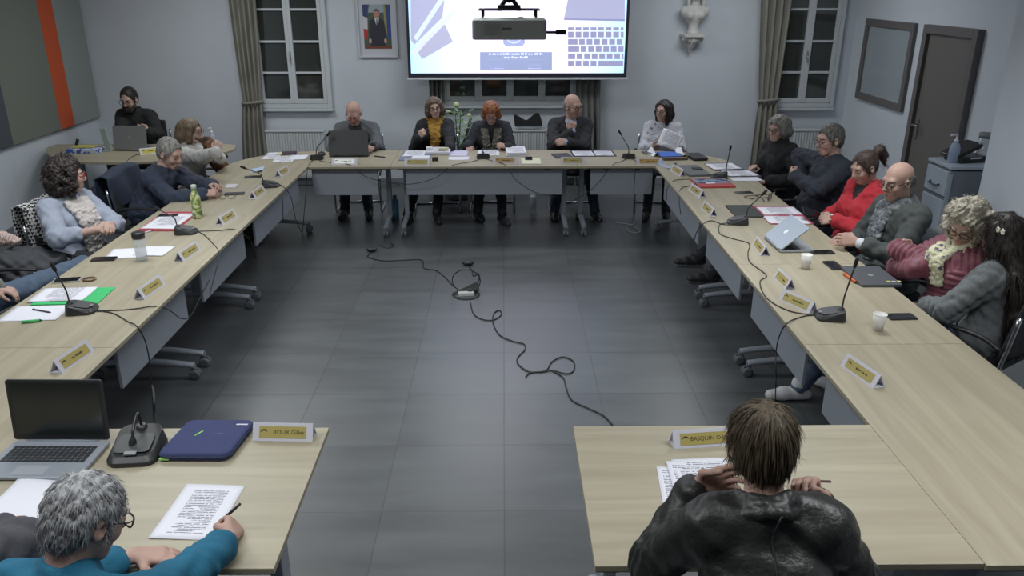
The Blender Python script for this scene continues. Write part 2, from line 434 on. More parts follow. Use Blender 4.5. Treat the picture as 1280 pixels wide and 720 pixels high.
def head_sdf(sd, C, R, s, f=False, jaw=1.):
    g = lambda x, y, z: C+R@(V3(x, y, z)*s)
    r = lambda *a: V3(*a)*s
    sd.ell(g(0, -.018, .028), r(.074, .093, .084), R, k=.02)
    sd.ell(g(0, .026, -.036), r(.058*jaw, .064, .076), R, k=.03)
    sd.cap(g(-.012, .062, -.098), g(.012, .062, -.098), .020*s, k=.03)
    sd.cap(g(-.034, .072, .026), g(.034, .072, .026), .012*s, k=.02)
    for e in (-1, 1):
        sd.ell(g(.036*e, .062, -.032), r(.022, .02, .022), R, k=.02)
        sd.ell(g(.033*e, .098, .004), r(.017, .017, .012), R, k=.012, cut=True)
        sd.ell(g(.078*e, -.006, -.012), r(.010, .019, .032), R, k=.008)
        sd.ell(g(.084*e, -.002, -.008), r(.007, .010, .017), R, k=.006, cut=True)
        sd.cap(g(.009*e, .096, -.030), g(.011*e, .093, -.032), .0085*s, k=.008)
    sd.cap(g(0, .088, .012), g(0, .108, -.026), .008*s, .0115*s, k=.014)
    sd.cap(g(-.017, .083, -.064), g(.017, .083, -.064), .0065*s, k=.008)
    sd.cap(g(-.013, .082, -.075), g(.013, .082, -.075), .0072*s, k=.008)

def seg_ik(A, B, a, b, hint):
    D = B-A; L = np.linalg.norm(D); u = D/max(L, 1e-6)
    if L > (a+b)*.995: k = L/((a+b)*.995); a *= k; b *= k
    L = max(L, abs(a-b)+.01)
    x = (a*a-b*b+L*L)/(2*L); h = math.sqrt(max(a*a-x*x, 1e-6))
    hv = np.asarray(hint, float); hv = unit(hv-u*np.dot(hv, u))
    return A+u*x+hv*h

def strands(P, N, count, ln, r, comb, jitter=.35, lift=.25, curl=0., seed=1, sink=.16):
    """short tapered locks rooted on the surface P"""
    rs = np.random.RandomState(seed); ids = rs.randint(0, len(P), count); m = MB()
    vs = []; fs = []
    for i in ids:
        p = P[i]; n = N[i]; t = comb(p); t = unit(t-n*np.dot(t, n)+rs.randn(3)*jitter+n*lift); L = ln*rs.uniform(.6, 1.25)
        b = unit(np.cross(t, n)+1e-4); k0 = len(vs); q = p-n*r*.5; dr = t
        for j in range(5):
            rad = r*(1-(j/4)**1.5*.9)
            c = unit(np.cross(dr, b))
            for a in (0, 2.1, 4.2): vs.append(q+rad*(b*math.cos(a)*1.6+c*math.sin(a)))
            dr = unit(dr-n*sink+curl*(b*math.sin(j*1.9+i)+c*math.cos(j*1.9+i))+V3(0, 0, -.10)); q = q+dr*L/4
        for j in range(4):
            for k in range(3): fs.append((k0+j*3+k, k0+j*3+(k+1)%3, k0+j*3+3+(k+1)%3, k0+j*3+3+k))
    return np.array(vs), np.array(fs)

def build_hair(root, C, R, s, st, m, off, vox, seed):
    g = lambda x, y, z: C+R@(V3(x, y, z)*s)
    r = lambda *a: V3(*a)*s
    sd = Sdf(min(vox, .006)); kind = st['kind']; amp = st.get('amp', .004); wl = st.get('wl', .03); rs = np.random.RandomState(seed)
    face = True
    if kind == 'short':
        sd.ell(g(0, -.022, .034), r(.081, .099, .087), R, k=.01)
        sd.ell(g(0, -.055, -.02), r(.070, .058, .07), R, k=.03)
        for e in (-1, 1): sd.ell(g(.068*e, -.02, .01), r(.014, .05, .05), R, k=.01); sd.ell(g(.074*e, .012, -.004), r(.009, .014, .028), R, k=.01)
        if st.get('ear', True):
            for e in (-1, 1): sd.ell(g(.085*e, -.006, -.016), r(.022, .026, .036), R, k=.008, cut=True)
    elif kind == 'fringe':   # bald crown with hair round the sides and back
        for e in (-1, 1): sd.ell(g(.066*e, -.035, -.004), r(.017, .052, .042)*st.get('fs', 1), R, k=.01)
        sd.ell(g(0, -.078, -.012), r(.062, .036, .052)*st.get('fs', 1), R, k=.03)
        face = False
    elif kind == 'bob':
        ln = st.get('len', .10); w = st.get('w', .092)
        sd.ell(g(0, -.02, .036), r(.086, .104, .090), R, k=.01)
        for e in (-1, 1): sd.chain([g(.07*e, .0, .04), g((w-.012)*e, .005, -.03), g((w-.018)*e, .0, -.05-ln*.5), g((w-.03)*e, .005, -.05-ln)], [.03*s, .030*s, .028*s, .016*s], k=.03)
        sd.chain([g(0, -.09, .02), g(0, -.095, -.06), g(0, -.085, -.05-ln)], [.05*s, .05*s, .03*s], k=.04)
        for e in (-1, 1): sd.chain([g(.04*e, -.085, .02), g(.045*e, -.09, -.06), g(.045*e, -.075, -.05-ln)], [.045*s, .045*s, .025*s], k=.04)
    elif kind == 'curly':
        w = st.get('w', .115); dn = st.get('down', .12)
        sd.ell(g(0, -.03, .035), r(.095, .108, .098), R, k=.02)
        for i in range(st.get('n', 110)):
            a = rs.uniform(0, 2*PI); z = rs.uniform(-dn, .13); q = (z+dn)/(dn+.13)
            rad = w*(math.sin(PI*min(1, .18+.8*q))**.6)
            x = rad*math.sin(a); y = -.03-rad*1.0*math.cos(a)
            if y > .035 and z < .055: continue
            if y > .02 and z < .04 and abs(x) < .06: continue
            sd.ell(g(x, y, z), r(.026, .026, .024)*rs.uniform(.8, 1.25), R, k=.012)
    elif kind == 'pony':
        sd.ell(g(0, -.022, .034), r(.079, .098, .085), R, k=.01)
        sd.ell(g(0, -.055, -.015), r(.068, .055, .06), R, k=.03)
        for e in (-1, 1): sd.ell(g(.068*e, -.01, .01), r(.013, .045, .045), R, k=.01)
        sd.chain([g(0, -.11, .05), g(.0, -.155, .055), g(.01, -.18, .0), g(.01, -.175, -.07)], [.024*s, .036*s, .036*s, .012*s], k=.02)
    elif kind == 'long':
        ln = st['len']
        sd.ell(g(0, -.022, .036), r(.086, .103, .090), R, k=.01)
        for x in (-.08, -.04, 0, .04, .08):
            y = -.095+abs(x)*.5
            sd.chain([g(x*.7, y+.02, .04), g(x*1.05, y-.005, -.06), C+(R@V3(x*1.6+.4*st.get('dx', 0), y-.080, -.10))*s+V3(0, 0, -ln*.25), C+(R@V3(x*1.9+st.get('dx', 0), y-.130, -.10))*s+V3(0, 0, -ln*.7), C+(R@V3(x*1.6+st.get('dx', 0), y-.125, -.10))*s+V3(0, 0, -ln)], [.045*s, .046*s, .044*s, .036*s, .012*s], k=.025)
        for e in (-1, 1): sd.chain([g(.068*e, .0, .05), g(.086*e, -.0, -.03), g(.092*e, -.01, -.12)], [.026*s, .026*s, .024*s], k=.03)
    if face:
        hl = st.get('line', .078)     # height of the hair line above the eyes
        sd.ell(g(0, .088, hl-.118), r(.066, .088, .114), R, k=.012, cut=True)
        if st.get('part'): sd.ell(g(.01, .05, .13), r(.004, .08, .03), R, k=.01, cut=True)
        if st.get('crown'): sd.ell(g(0, .055, .125), r(.045, .06, .035), R, k=.02, cut=True)
    P, Q = sd.mesh(1); N = normals(P, Q)
    P = P+N*(wob(P, wl)*amp)[:, None]
    comb = st.get('comb')
    cr = g(0, -.05, .12); down = st.get('down_w', .6); fwd = R@V3(0, st.get('fw', -.2), 0)
    cf = lambda p: unit(p-cr)+V3(0, 0, -down)+fwd
    n = st.get('strands', 260)
    N = normals(P, Q)
    Pv, Fv = strands(P, N, n, st.get('sl', .045), st.get('sr', .0035), cf, jitter=st.get('jit', .3), lift=st.get('lift', .12), curl=st.get('curl', 0), seed=seed, sink=st.get('sink', .16))
    o = nmesh('hair', np.concatenate([P, Pv]), np.concatenate([Q, Fv+len(P)]), m, root, off)
    return o

def build_glasses(root, C, R, s, off, m=None):
    g = lambda x, y, z: Vector(C+R@(V3(x, y, z)*s)-off)
    b = MB()
    for e in (-1, 1):
        q_ = lambda t: math.copysign(abs(t)**.6, t)
        b.tube([g(.034*e+.025*q_(math.cos(a)), .104-abs(.024*q_(math.cos(a))+.034)*.10, .000+.017*q_(math.sin(a))) for a in np.linspace(0, 2*PI, 21)], .0028*s, 5)
        b.tube([g(.058*e, .098, .006), g(.078*e, .07, .008), g(.081*e, .0, .006), g(.078*e, -.012, -.008)], .0021*s, 5)
    b.tube([g(-.010, .105, .004), g(0, .107, .006), g(.010, .105, .004)], .0021*s, 5)
    return b.build('glasses', m or GLAS, root)

def face_bits(root, C, R, s, off, brow, skin, lip=LIP, beard=None, brow_w=.0042):
    g = lambda x, y, z: Vector(C+R@(V3(x, y, z)*s)-off)
    Rm = Matrix(R.tolist())
    for e in (-1, 1):
        b = MB(); b.ball(g(.033*e, .0755, .003), .0122*s, Rm @ Matrix.Rotation(-PI/2, 3, 'X'), 14)
        fwd = Vector(R[:, 1]); c0 = g(.033*e, .0755, .003)
        for i, f in enumerate(b.f):
            cc = sum((Vector(b.v[k]) for k in f), Vector())/len(f)-c0
            if cc.normalized().dot(fwd) > .86: b.mi[i] = 1
        b.build('eye', [EYEW, IRIS], root)
        b = MB(); b.ball(c0, .0138*s, Rm, 16); up = Vector(R[:, 2]); kf = []
        for f in b.f:
            cc = (sum((Vector(b.v[k]) for k in f), Vector())/len(f)-c0).normalized()
            if cc.dot(up) > .12 or cc.dot(up) < -.55: kf.append(f)
        b.f = kf; b.mi = [0]*len(kf); b.sm = [True]*len(kf); b.build('eyelid', skin, root)
        MB().tube([g(.016*e, .092, .023), g(.034*e, .091, .029), g(.052*e, .077, .024)], [brow_w*s, brow_w*1.1*s, brow_w*.5*s], 5).build('eyebrow', brow, root)
    MB().tube([g(-.023, .080, -.069), g(-.010, .0885, -.067), g(0, .0895, -.0695), g(.010, .0885, -.067), g(.023, .080, -.069)], [.0015*s, .0055*s, .0058*s, .0055*s, .0015*s], 6).build('lips', lip, root)
    if beard is not None:
        sd = Sdf(.006)
        G = lambda x, y, z: C+R@(V3(x, y, z)*s)
        sd.chain([G(-.062, .02, -.02), G(-.055, .045, -.075), G(-.025, .075, -.105), G(.025, .075, -.105), G(.055, .045, -.075), G(.062, .02, -.02)], [.012*s, .02*s, .024*s, .024*s, .02*s, .012*s], k=.02)
        sd.chain([G(-.03, .083, -.068), G(-.012, .094, -.05), G(.012, .094, -.05), G(.03, .083, -.068)], [.010*s]*4, k=.01)
        P, Q = sd.mesh(1); P = P+normals(P, Q)*(wob(P, .012)*.0015)[:, None]
        nmesh('beard', P, Q, beard, root, off)

def person(label, C, hip, yaw, head=(None, 0, 0), s=1., f=False, R=None, L=None, legs=None, top=None, inner=None,
           trousers=None, shoes=None, hair=None, hairm=None, skin=None, glasses=None, brow=None, beard=None, vox=.008,
           belly=0., shz=0., scarf=None, jaw=1., twist=0., sw=1., feet=True, group=None, lean=None):
    """a seated figure: C is the centre of the head, hip the seat point, yaw the way the body faces (0 = +Y)"""
    skin = skin or SKIN; C = V3(*C); hy = yaw if head[0] is None else head[0]
    Rh = rot3(hy, head[1], head[2]); fw = V3(-math.sin(R_(yaw)), math.cos(R_(yaw)), 0); rt = V3(math.cos(R_(yaw)), math.sin(R_(yaw)), 0)
    yt = yaw+twist; rs = V3(math.cos(R_(yt)), math.sin(R_(yt)), 0); fs = V3(-math.sin(R_(yt)), math.cos(R_(yt)), 0)
    root = empty('person', (hip[0], hip[1], 0), 0, label, 'person', group); off = V3(hip[0], hip[1], 0)
    H = V3(hip[0], hip[1], .555 if len(hip) < 3 else hip[2])
    nt = C+Rh@(V3(0, -.03, -.075)*s)
    sp0 = unit(nt-H)
    Nk = nt-s*(.085*unit(sp0*.5+V3(0, 0, 1)*.7)+fs*.022)
    sd_ = unit(Nk-H)                                   # spine direction
    fwd = unit(fs-sd_*np.dot(fs, sd_)); RT = np.stack([np.cross(fwd, sd_), fwd, sd_], 1)
    back = 1. if f else 1.
    mid = H+(Nk-H)*.5-fwd*.02*s
    shw = (.150 if f else .170)*s*sw
    Sc = Nk-sd_*.055*s+V3(0, 0, shz)
    J = {}
    for nm, e in (('R', 1), ('L', -1)): J[nm] = Sc+rs*shw*e-fwd*.005
    hj = {'R': H+rt*.085*s, 'L': H-rt*.085*s}
    arms = {}
    for nm, sp, e in (('R', R, 1), ('L', L, -1)):
        if sp is None: sp = {}
        W = sp.get('w')
        if W is None: W = H+fw*.34*s+rt*.11*e*s+V3(0, 0, .085)
        W = V3(*W); E = V3(*sp['E']) if 'E' in sp else seg_ik(J[nm], W, .285*s, .25*s, sp.get('e', rs*e*.7-fw*.5-V3(0, 0, .6)))
        d = sp.get('d', unit(W-E)); n = sp.get('n', V3(0, 0, -1.)); arms[nm] = (J[nm], E, W, V3(*d), V3(*n), sp)
    LG = {}
    for nm, e in (('R', 1), ('L', -1)):
        lg = (legs or {}).get(nm, {})
        A = V3(*lg['a']) if 'a' in lg else hj[nm]+fw*.44*s+rt*.04*e-V3(0, 0, hj[nm][2]-.085)
        K = V3(*lg['k']) if 'k' in lg else seg_ik(hj[nm], A, .43*s, .41*s, lg.get('h', fw+V3(0, 0, .8)))
        LG[nm] = (hj[nm], K, A, unit(lg['d']) if 'd' in lg else unit(fw+rt*.15*e))
    bw = .155 if f else .165
    def torso(sd, i):
        sd.cap(hj['R'], hj['L'], .108*s+i, k=.05)
        sd.ell(H+(Nk-H)*.27+fwd*belly*.6, V3((.135 if f else .150)*s+i+belly*.4, .112*s+i+belly, .15*s), RT, k=.06)
        sd.ell(H+(Nk-H)*.64, V3(bw*s+i, .112*s+i, .185*s), RT, k=.06)
        sd.cap(Sc+rs*shw*.75, Sc-rs*shw*.75, .062*s+i, k=.05)
        sd.cap(Nk-sd_*.01, Sc+rs*shw*.8, .046*s+i*.6, .05*s+i, k=.03); sd.cap(Nk-sd_*.01, Sc-rs*shw*.8, .046*s+i*.6, .05*s+i, k=.03)
        if f:
            for e in (-1, 1): sd.ell(H+(Nk-H)*.62+fwd*.085*s+rs*e*.072*s, V3(.066, .062, .066)*s+i, RT, k=.04)
    def arm(sd, nm, i, t0=0., t1=1., th=0.):
        S, E, W = arms[nm][:3]
        sd.cap(S, E, .050*s+i+th, .041*s+i+th, k=.035)
        if t1 > .5:
            q = (t1-.5)*2; sd.cap(E, E+(W-E)*q, .041*s+i+th, (.041-.0135*q)*s+i+th*(1-.3*q), k=.02)
    # body
    b = Sdf(vox); torso(b, -.012)
    b.cap(Nk-sd_*.05, nt, .056*s*(.9 if f else 1), .050*s*(.88 if f else 1), k=.03)
    head_sdf(b, C, Rh, s*(.95 if f else 1.), f, jaw)
    for nm in 'RL':
        S, E, W, d, n, sp = arms[nm]
        b.cap(S, E, .045*s, .037*s, k=.03); b.cap(E, W, .037*s, .025*s, k=.02)
        if not sp.get('nohand'): hand(b, W, d, n, nm == 'R', s*(.93 if f else 1.), sp.get('curl', (25, 35, 25)), sp.get('spread', 1.), sp.get('thumb', .5), sp.get('fr', 1.08))
        h, K, A, fd = LG[nm]
        b.cap(h, K, .074*s, .05*s, k=.03); b.cap(K, A, .048*s, .028*s, k=.02); b.cap(A-fd*.02-V3(0, 0, .035), A+fd*.13*s-V3(0, 0, .055), .022*s, .018*s, k=.02)
    P, Q = b.mesh(1); nmesh('body', P, Q, skin, root, off)
    hs = s*(.95 if f else 1.)
    hseed = int(abs(C[0]*97+C[1]*31)*10) % 9973
    if hair: build_hair(root, C, Rh, hs, hair, hairm, off, vox, hseed)
    face_bits(root, C, Rh, hs, off, brow or hairm or SHOEB, skin, beard=beard)
    if glasses: build_glasses(root, C, Rh, hs, off, glasses)
    # upper clothes
    top = top or {}; i = top.get('i', .012); kind = top.get('kind', 'sweater')
    t = Sdf(max(vox, .007) if vox > .0065 else vox); torso(t, i)
    sl = top.get('sleeve', .97)
    for nm in 'RL':
        arm(t, nm, i+top.get('ai', .004), t1=sl, th=top.get('th', 0))
        S, E, W = arms[nm][:3]
        if top.get('cuff', 1):
            q = max(0, (sl-.5)*2); c = E+(W-E)*q; t.cap(c-(W-E)*.06, c, .034*s+i, .036*s+i, k=.01)
    if top.get('long'): # coat skirt over the hips
        for nm in 'RL': t.cap(hj[nm], hj[nm]+(LG[nm][1]-hj[nm])*top['long'], .11*s+i, .095*s+i, k=.05)
    def ring(rad, z, r, y0=.0, front=0.):
        pts = []
        for a in np.linspace(0, 2*PI, 17): pts.append(Nk+sd_*z+rs*rad*math.sin(a)+fwd*(rad*1.0*math.cos(a)+y0)-sd_*front*max(0, math.cos(a)))
        return pts
    if kind == 'turtle':
        t.chain(ring(.050*s, .03*s, 0, .012), [.018*s]*17, k=.02); t.chain(ring(.052*s, .0, 0, .01), [.022*s]*17, k=.02)
    elif kind == 'crew':
        t.chain(ring(.062*s, -.005, 0, .01, .02), [.013*s]*17, k=.01)
    elif kind == 'stand':
        t.chain(ring(.068*s, .030*s, 0, .0, .06), [.013*s]*17, k=.006); t.chain(ring(.078*s, .012*s, 0, .0, .06), [.016*s]*17, k=.01); t.chain(ring(.088*s, -.008*s, 0, -.004, .06), [.014*s]*17, k=.008)
    elif kind == 'collar':
        t.chain(ring(.058*s, .02*s, 0, .005, .05), [.015*s]*17, k=.008); t.chain(ring(.066*s, .005*s, 0, .005, .05), [.014*s]*17, k=.01)
    elif kind == 'jacket':
        vb = H+(Nk-H)*top.get('v', .42)+fwd*(.125*s+i+belly*.6); vt = Nk-sd_*.02+fwd*.10*s
        for e in (-1, 1):
            t.chain([Nk+sd_*.025*s-fwd*.05*s+rs*e*.03*s, Nk+sd_*.012*s+rs*e*.066*s, Nk-sd_*.06*s+rs*e*.085*s+fwd*.085*s, vb+rs*e*.03], [.016*s, .018*s, .020*s, .012*s], k=.012)
        t.cap(Nk+sd_*.025*s-fwd*.05*s-rs*.03*s, Nk+sd_*.025*s-fwd*.05*s+rs*.03*s, .016*s, k=.012)
        t.chain([Nk+fwd*.10*s+sd_*.03, H+(Nk-H)*.80+fwd*(.165*s+i+belly*.4), H+(Nk-H)*(.30*.80+.70*top.get('v', .42))+fwd*(.168*s+i+belly*.6), vb+fwd*.035], [.075*s, .068*s, .046*s, .012*s], k=.008, cut=True)
    P, Q = t.mesh(1); N = normals(P, Q)
    dsp = wob(P, top.get('wl', .11))*top.get('amp', .005)
    if top.get('puff'):
        pt = top['puff']; bestd = np.full(len(P), 9.); u = P@sd_
        for nm in 'RL':
            S, E, W = arms[nm][:3]
            for a_, b_ in ((S, E), (E, W)):
                ab = b_-a_; tt = np.clip(((P-a_)@ab)/(ab@ab), 0, 1); d = np.linalg.norm(P-a_-tt[:, None]*ab, axis=1)-.02
                w = (d < bestd) & (d < .085); bestd = np.where(w, d, bestd); u = np.where(w, tt*np.linalg.norm(ab), u)
        dsp = dsp+.012*np.abs(np.sin(PI*u/pt))-.006
    # creases gathered at the inside of the elbows
    for nm in 'RL':
        S, E, W = arms[nm][:3]; dd = np.linalg.norm(P-E, axis=1); dsp += np.exp(-(dd/.09)**2)*np.sin((P-E)@unit(W-S)*2*PI/.032)*top.get('crease', .0035)
    P = P+N*dsp[:, None]; topP = P.copy()
    nmesh(top.get('name', 'sweater'), P, Q, top['m'], root, off)
    if inner:
        t = Sdf(vox); torso(t, min(.004, i-.006)); ic = inner.get('collar', 'crew')
        if ic == 'turtle': t.chain(ring(.050*s, .03*s, 0, .012), [.016*s]*17, k=.02); t.chain(ring(.052*s, .0, 0, .01), [.02*s]*17, k=.02)
        elif ic == 'collar':
            t.chain(ring(.056*s, .025*s, 0, .01, .045), [.011*s]*17, k=.008)
        else: t.chain(ring(.06*s, -.005, 0, .01, .03), [.010*s]*17, k=.01)
        if inner.get('cuff', 1):
            for nm in 'RL':
                S, E, W = arms[nm][:3]; cf = Sdf(vox*.8); c = E+(W-E)*(sl-.02); cf.cap(c-(W-E)*.04, c+(W-E)*.085, .032*s+.003, .032*s+.004, k=.005)
                P, Q = cf.mesh(1); nmesh('cuff', P, Q, inner['m'], root, off)
        P, Q = t.mesh(1); nmesh(inner.get('name', 'shirt'), P, Q, inner['m'], root, off)
    # trousers and shoes
    t = Sdf(max(vox, .008)); t.cap(hj['R'], hj['L'], .112*s, k=.05)
    for nm in 'RL':
        h, K, A, fd = LG[nm]; t.cap(h, K, .083*s, .062*s, k=.04); t.cap(K, A, .061*s, .05*s, k=.03)
    P, Q = t.mesh(1); P = P+normals(P, Q)*(wob(P, .10)*.004)[:, None]
    nmesh('trousers', P, Q, trousers or TROUS, root, off)
    if feet:
        for nm in 'RL':
            h, K, A, fd = LG[nm]; t = Sdf(.008); z = V3(0, 0, A[2]-.085)
            sv = np.cross(fd, V3(0, 0, 1))
            a = V3(A[0], A[1], 0)+z
            t.cap(a-fd*.045+V3(0, 0, .045), a+fd*.09*s+V3(0, 0, .045), .040*s, .040*s, k=.02); t.cap(a+fd*.09*s+V3(0, 0, .04), a+fd*.165*s+V3(0, 0, .034), .038*s, .032*s, k=.02)
            t.cap(a+V3(0, 0, .06), a+V3(0, 0, .11), .043*s, .045*s, k=.02)
            P, Q = t.mesh(1); c = P[Q].mean(1)[:, 2]-z[2]
            P[:, 2] = np.maximum(P[:, 2], z[2]+.004)
            nmesh('shoe', P, Q, [shoes or SHOEB, SOLE if (shoes in (SHOEW,) or top.get('sole')) else SHOEB], root, off, (c < .02).astype(int))
    if scarf:
        t = Sdf(max(vox*.85, .006)); th = scarf.get('th', .024)*s
        dz_ = scarf.get('drop', 0); t.chain(ring(.068*s, (.022-dz_)*s, 0, .012, .015+dz_), [th]*17, k=.015); t.chain(ring(.076*s, (-.005-dz_)*s, 0, .014, .03+dz_), [th*1.1]*17, k=.02)
        for e, ln, w in scarf.get('tails', ((-1, .30, 1.), (1, .36, 1.))):
            pts = []
            for q in np.linspace(0, 1, 7):
                zz = q*ln; ctr = Nk-sd_*(zz+.02)+fwd*((.095+.045*math.sin(min(1, q*1.6)*PI*.5))*s+belly*.5*q+min(1, q*2.5)*((top or {}).get('i', .012)-.008+(top or {}).get('th', 0)))+fwd*(.045*math.sin(min(1, q*1.35)*PI) if f else 0)+rs*e*(.05-.03*math.sin(q*PI*.6)+scarf.get('dx', 0)*q)*s
                pts.append(ctr)
            for o in (-1, -.33, .33, 1): t.chain([p+rs*o*.020*w*s+fwd*.004*((o*7)%2) for p in pts], [th*.62]*7, k=.012)
        P, Q = t.mesh(1); P = P+normals(P, Q)*(wob(P, .045)*.006)[:, None]
        nmesh('scarf', P, Q, scarf['m'], root, off)
    return root, dict(Nk=Nk, H=H, fwd=fwd, rs=rs, sd=sd_, arms=arms, C=C, Rh=Rh, off=off, LG=LG, s=s, topP=topP)

# ------------------------------------------------------------------ the room
XL, XR, YB, YF, ZC = -5.0, 4.2, 10.03, -2.5, 3.0
WALL = mat('blue grey wall paint', (200, 207, 215), rough=.85, var=.025, vscale=2.5)
def struct(name, mb, m, parent=None, **k):
    o = mb.build(name, m, parent, **k)
    if parent is None: o['kind'] = 'structure'
    return o
struct('floor', MB().box(((XL+XR)/2, (YB+YF)/2, -.05), (XR-XL+.4, YB-YF+.4, .1)), m_floor())
struct('ceiling', MB().box(((XL+XR)/2, (YB+YF)/2, ZC+.05), (XR-XL+.4, YB-YF+.4, .1)), mat('white ceiling', (215, 215, 212), rough=.9))
struct('wall_back', MB().box(((XL+XR)/2, YB+.1, ZC/2), (XR-XL+.4, .2, ZC)), WALL)
struct('wall_front', MB().box(((XL+XR)/2, YF-.1, ZC/2), (XR-XL+.4, .2, ZC)), WALL)
struct('wall_left', MB().box((XL-.1, (YB+YF)/2, ZC/2), (.2, YB-YF, ZC)), WALL)
struct('wall_right', MB().box((XR+.1, (YB+YF)/2, ZC/2), (.2, YB-YF, ZC)), WALL)
struct('wall_pier', MB().box(((3.7+XR)/2, (6.08+YF)/2, ZC/2), (XR-3.7, 6.08-YF, ZC)), WALL)
BASE = mat('grey skirting', (120, 124, 130), rough=.6)
struct('baseboard_back', MB().box(((XL+XR)/2, YB-.008, .04), (XR-XL, .016, .08)), BASE)
struct('baseboard_left', MB().box((XL+.008, (YB+YF)/2, .04), (.016, YB-YF-.04, .08)), BASE)
struct('baseboard_right', MB().box((XR-.008, (YB+8.25)/2, .04), (.016, YB-8.25-.02, .08)), BASE)

WFR = mat('white window paint', (196, 202, 206), rough=.5)
NIGHT = mat('dark night glass', (50, 54, 51), rough=.06, spec=.9)
def window(name, x0, x1, z0, z1, cols, rows, mid=True, y=YB):
    """casement window with glazing bars standing a little proud of the back wall"""
    root = empty(name, ((x0+x1)/2, y, z0)); root['kind'] = 'structure'
    w = x1-x0; h = z1-z0; fr = .055; m = MB()
    m.box((-w/2+fr/2, -.03, h/2), (fr, .06, h)); m.box((w/2-fr/2, -.03, h/2), (fr, .06, h))
    m.box((0, -.03, fr/2), (w-2*fr, .06, fr)); m.box((0, -.03, h-fr/2), (w-2*fr, .06, fr))
    m.build('frame', WFR, root, bevel=.006)
    cw = (w-2*fr)/cols
    for c in range(cols):
        cx = -w/2+fr+cw*(c+.5); s = MB(); st = .042
        for e in (-1, 1): s.box((cx+e*(cw/2-st/2), -.042, h/2), (st, .045, h-2*fr-.004))
        s.box((cx, -.042, fr+st/2+.004), (cw-2*st, .045, st+.01)); s.box((cx, -.042, h-fr-st/2), (cw-2*st, .045, st))
        for r in range(1, rows):
            s.box((cx, -.040, fr+(h-2*fr)*r/rows), (cw-2*st, .03, .026))
        o = s.build('casement', WFR, root, bevel=.004)
        MB().box((cx, -.022, h/2), (cw-2*st+.01, .008, h-2*fr-2*st)).build('glass_pane', NIGHT, o)
    MB().box((0, -.04, -.02), (w+.02, .08, .035)).build('sill', WFR, root, bevel=.005)
    if cols == 2:
        h_ = MB(); h_.box((.0, -.072, h*.40), (.018, .012, .09)); h_.tube([(0, -.08, h*.40), (0, -.10, h*.40), (0, -.10, h*.40-.09)], .007, 6); h_.build('window_handle', mat('handle metal', (170, 172, 174), rough=.35, metal=.6), root)
    return root
window('window_1', aty(316, 60, 10.03).x, aty(411, 60, 10.03).x, .965, 2.52, 2, 4)
window('window_2', aty(553, 110, 10.03).x, aty(722, 110, 10.03).x, 1.0, 2.52, 4, 4)
window('window_3', aty(966, 60, 10.03).x, aty(1052, 40, 10.03).x, .965, 2.52, 2, 4)
for nm, xs in (('trim_1', (417, 445)),):
    pass

CURT = mat('grey beige curtain cloth', (134, 131, 122), rough=.9, bump=.25, bscale=220)
CURT2 = mat('dark grey curtain cloth', (112, 113, 110), rough=.9, bump=.25, bscale=220)
def curtain(label, xt0, xt1, xk0, xk1, xb0, xb1, zk, y, m, folds=5, tie=True, group=None):
    zt = 2.62; root = empty('curtain', ((xt0+xt1)/2, y, .06), 0, label, 'curtain', group); ox = (xt0+xt1)/2
    def fn(u, v):
        z = .06+(zt-.06)*v
        if z > zk: q = (z-zk)/(zt-zk); q = q**.75; a, b = xk0+(xt0-xk0)*q, xk1+(xt1-xk1)*q
        else: q = (zk-z)/(zk-.06); q = q**.6; a, b = xk0+(xb0-xk0)*q, xk1+(xb1-xk1)*q
        d = .035*(.55+.45*min(1, abs(z-zk)/.4))
        return (a+(b-a)*u-ox, d*math.sin(u*2*PI*folds)+.008*math.sin(u*23+z*3), z-.06)
    MB().sheet(fn, 90, 40).build('cloth', m, root, solid=.004)
    if tie:
        t = []; w = (xk1-xk0)/2+.015; cx = (xk0+xk1)/2-ox
        for a in np.linspace(0, 2*PI, 25): t.append((cx+w*math.cos(a), .05*math.sin(a), zk-.06+.012*math.cos(a)))
        b = MB(); b.tube(t, .013, 6, flat=1.5, caps=False); b.build('tieback', m, root)
    b = MB(); b.tube([(xt0-ox-.1, 0, zt-.03), (xt1-ox+.1, 0, zt-.03)], .014, 8); b.build('rod', mat('curtain rod metal', (120, 118, 112), rough=.4, metal=.6), root)
    return root
X_ = lambda px, py, Y=9.88: aty(px, py, Y).x
curtain('grey beige curtain tied back left of the first window', X_(285, 5), X_(322, 5), X_(304, 128), X_(327, 128), X_(300, 190), X_(334, 190), aty(315, 128, 9.88).z, 9.88, CURT)
curtain('grey beige curtain tied back left of the window nearest the door', X_(948, 5), X_(990, 5), X_(949, 125), X_(972, 125), X_(938, 200), X_(966, 200), aty(960, 125, 9.88).z, 9.88, CURT, 4)
curtain('dark curtain at the left edge of the window behind the projection screen', X_(535, 95), X_(556, 95), X_(537, 120), X_(553, 120), X_(536, 190), X_(554, 190), 1.05, 9.9, CURT2, 3, False)
curtain('dark curtain right of the window behind the projection screen, behind the bald man', X_(719, 95), X_(752, 95), X_(720, 125), X_(750, 125), X_(720, 190), X_(751, 190), 1.05, 9.9, CURT2, 4, False)

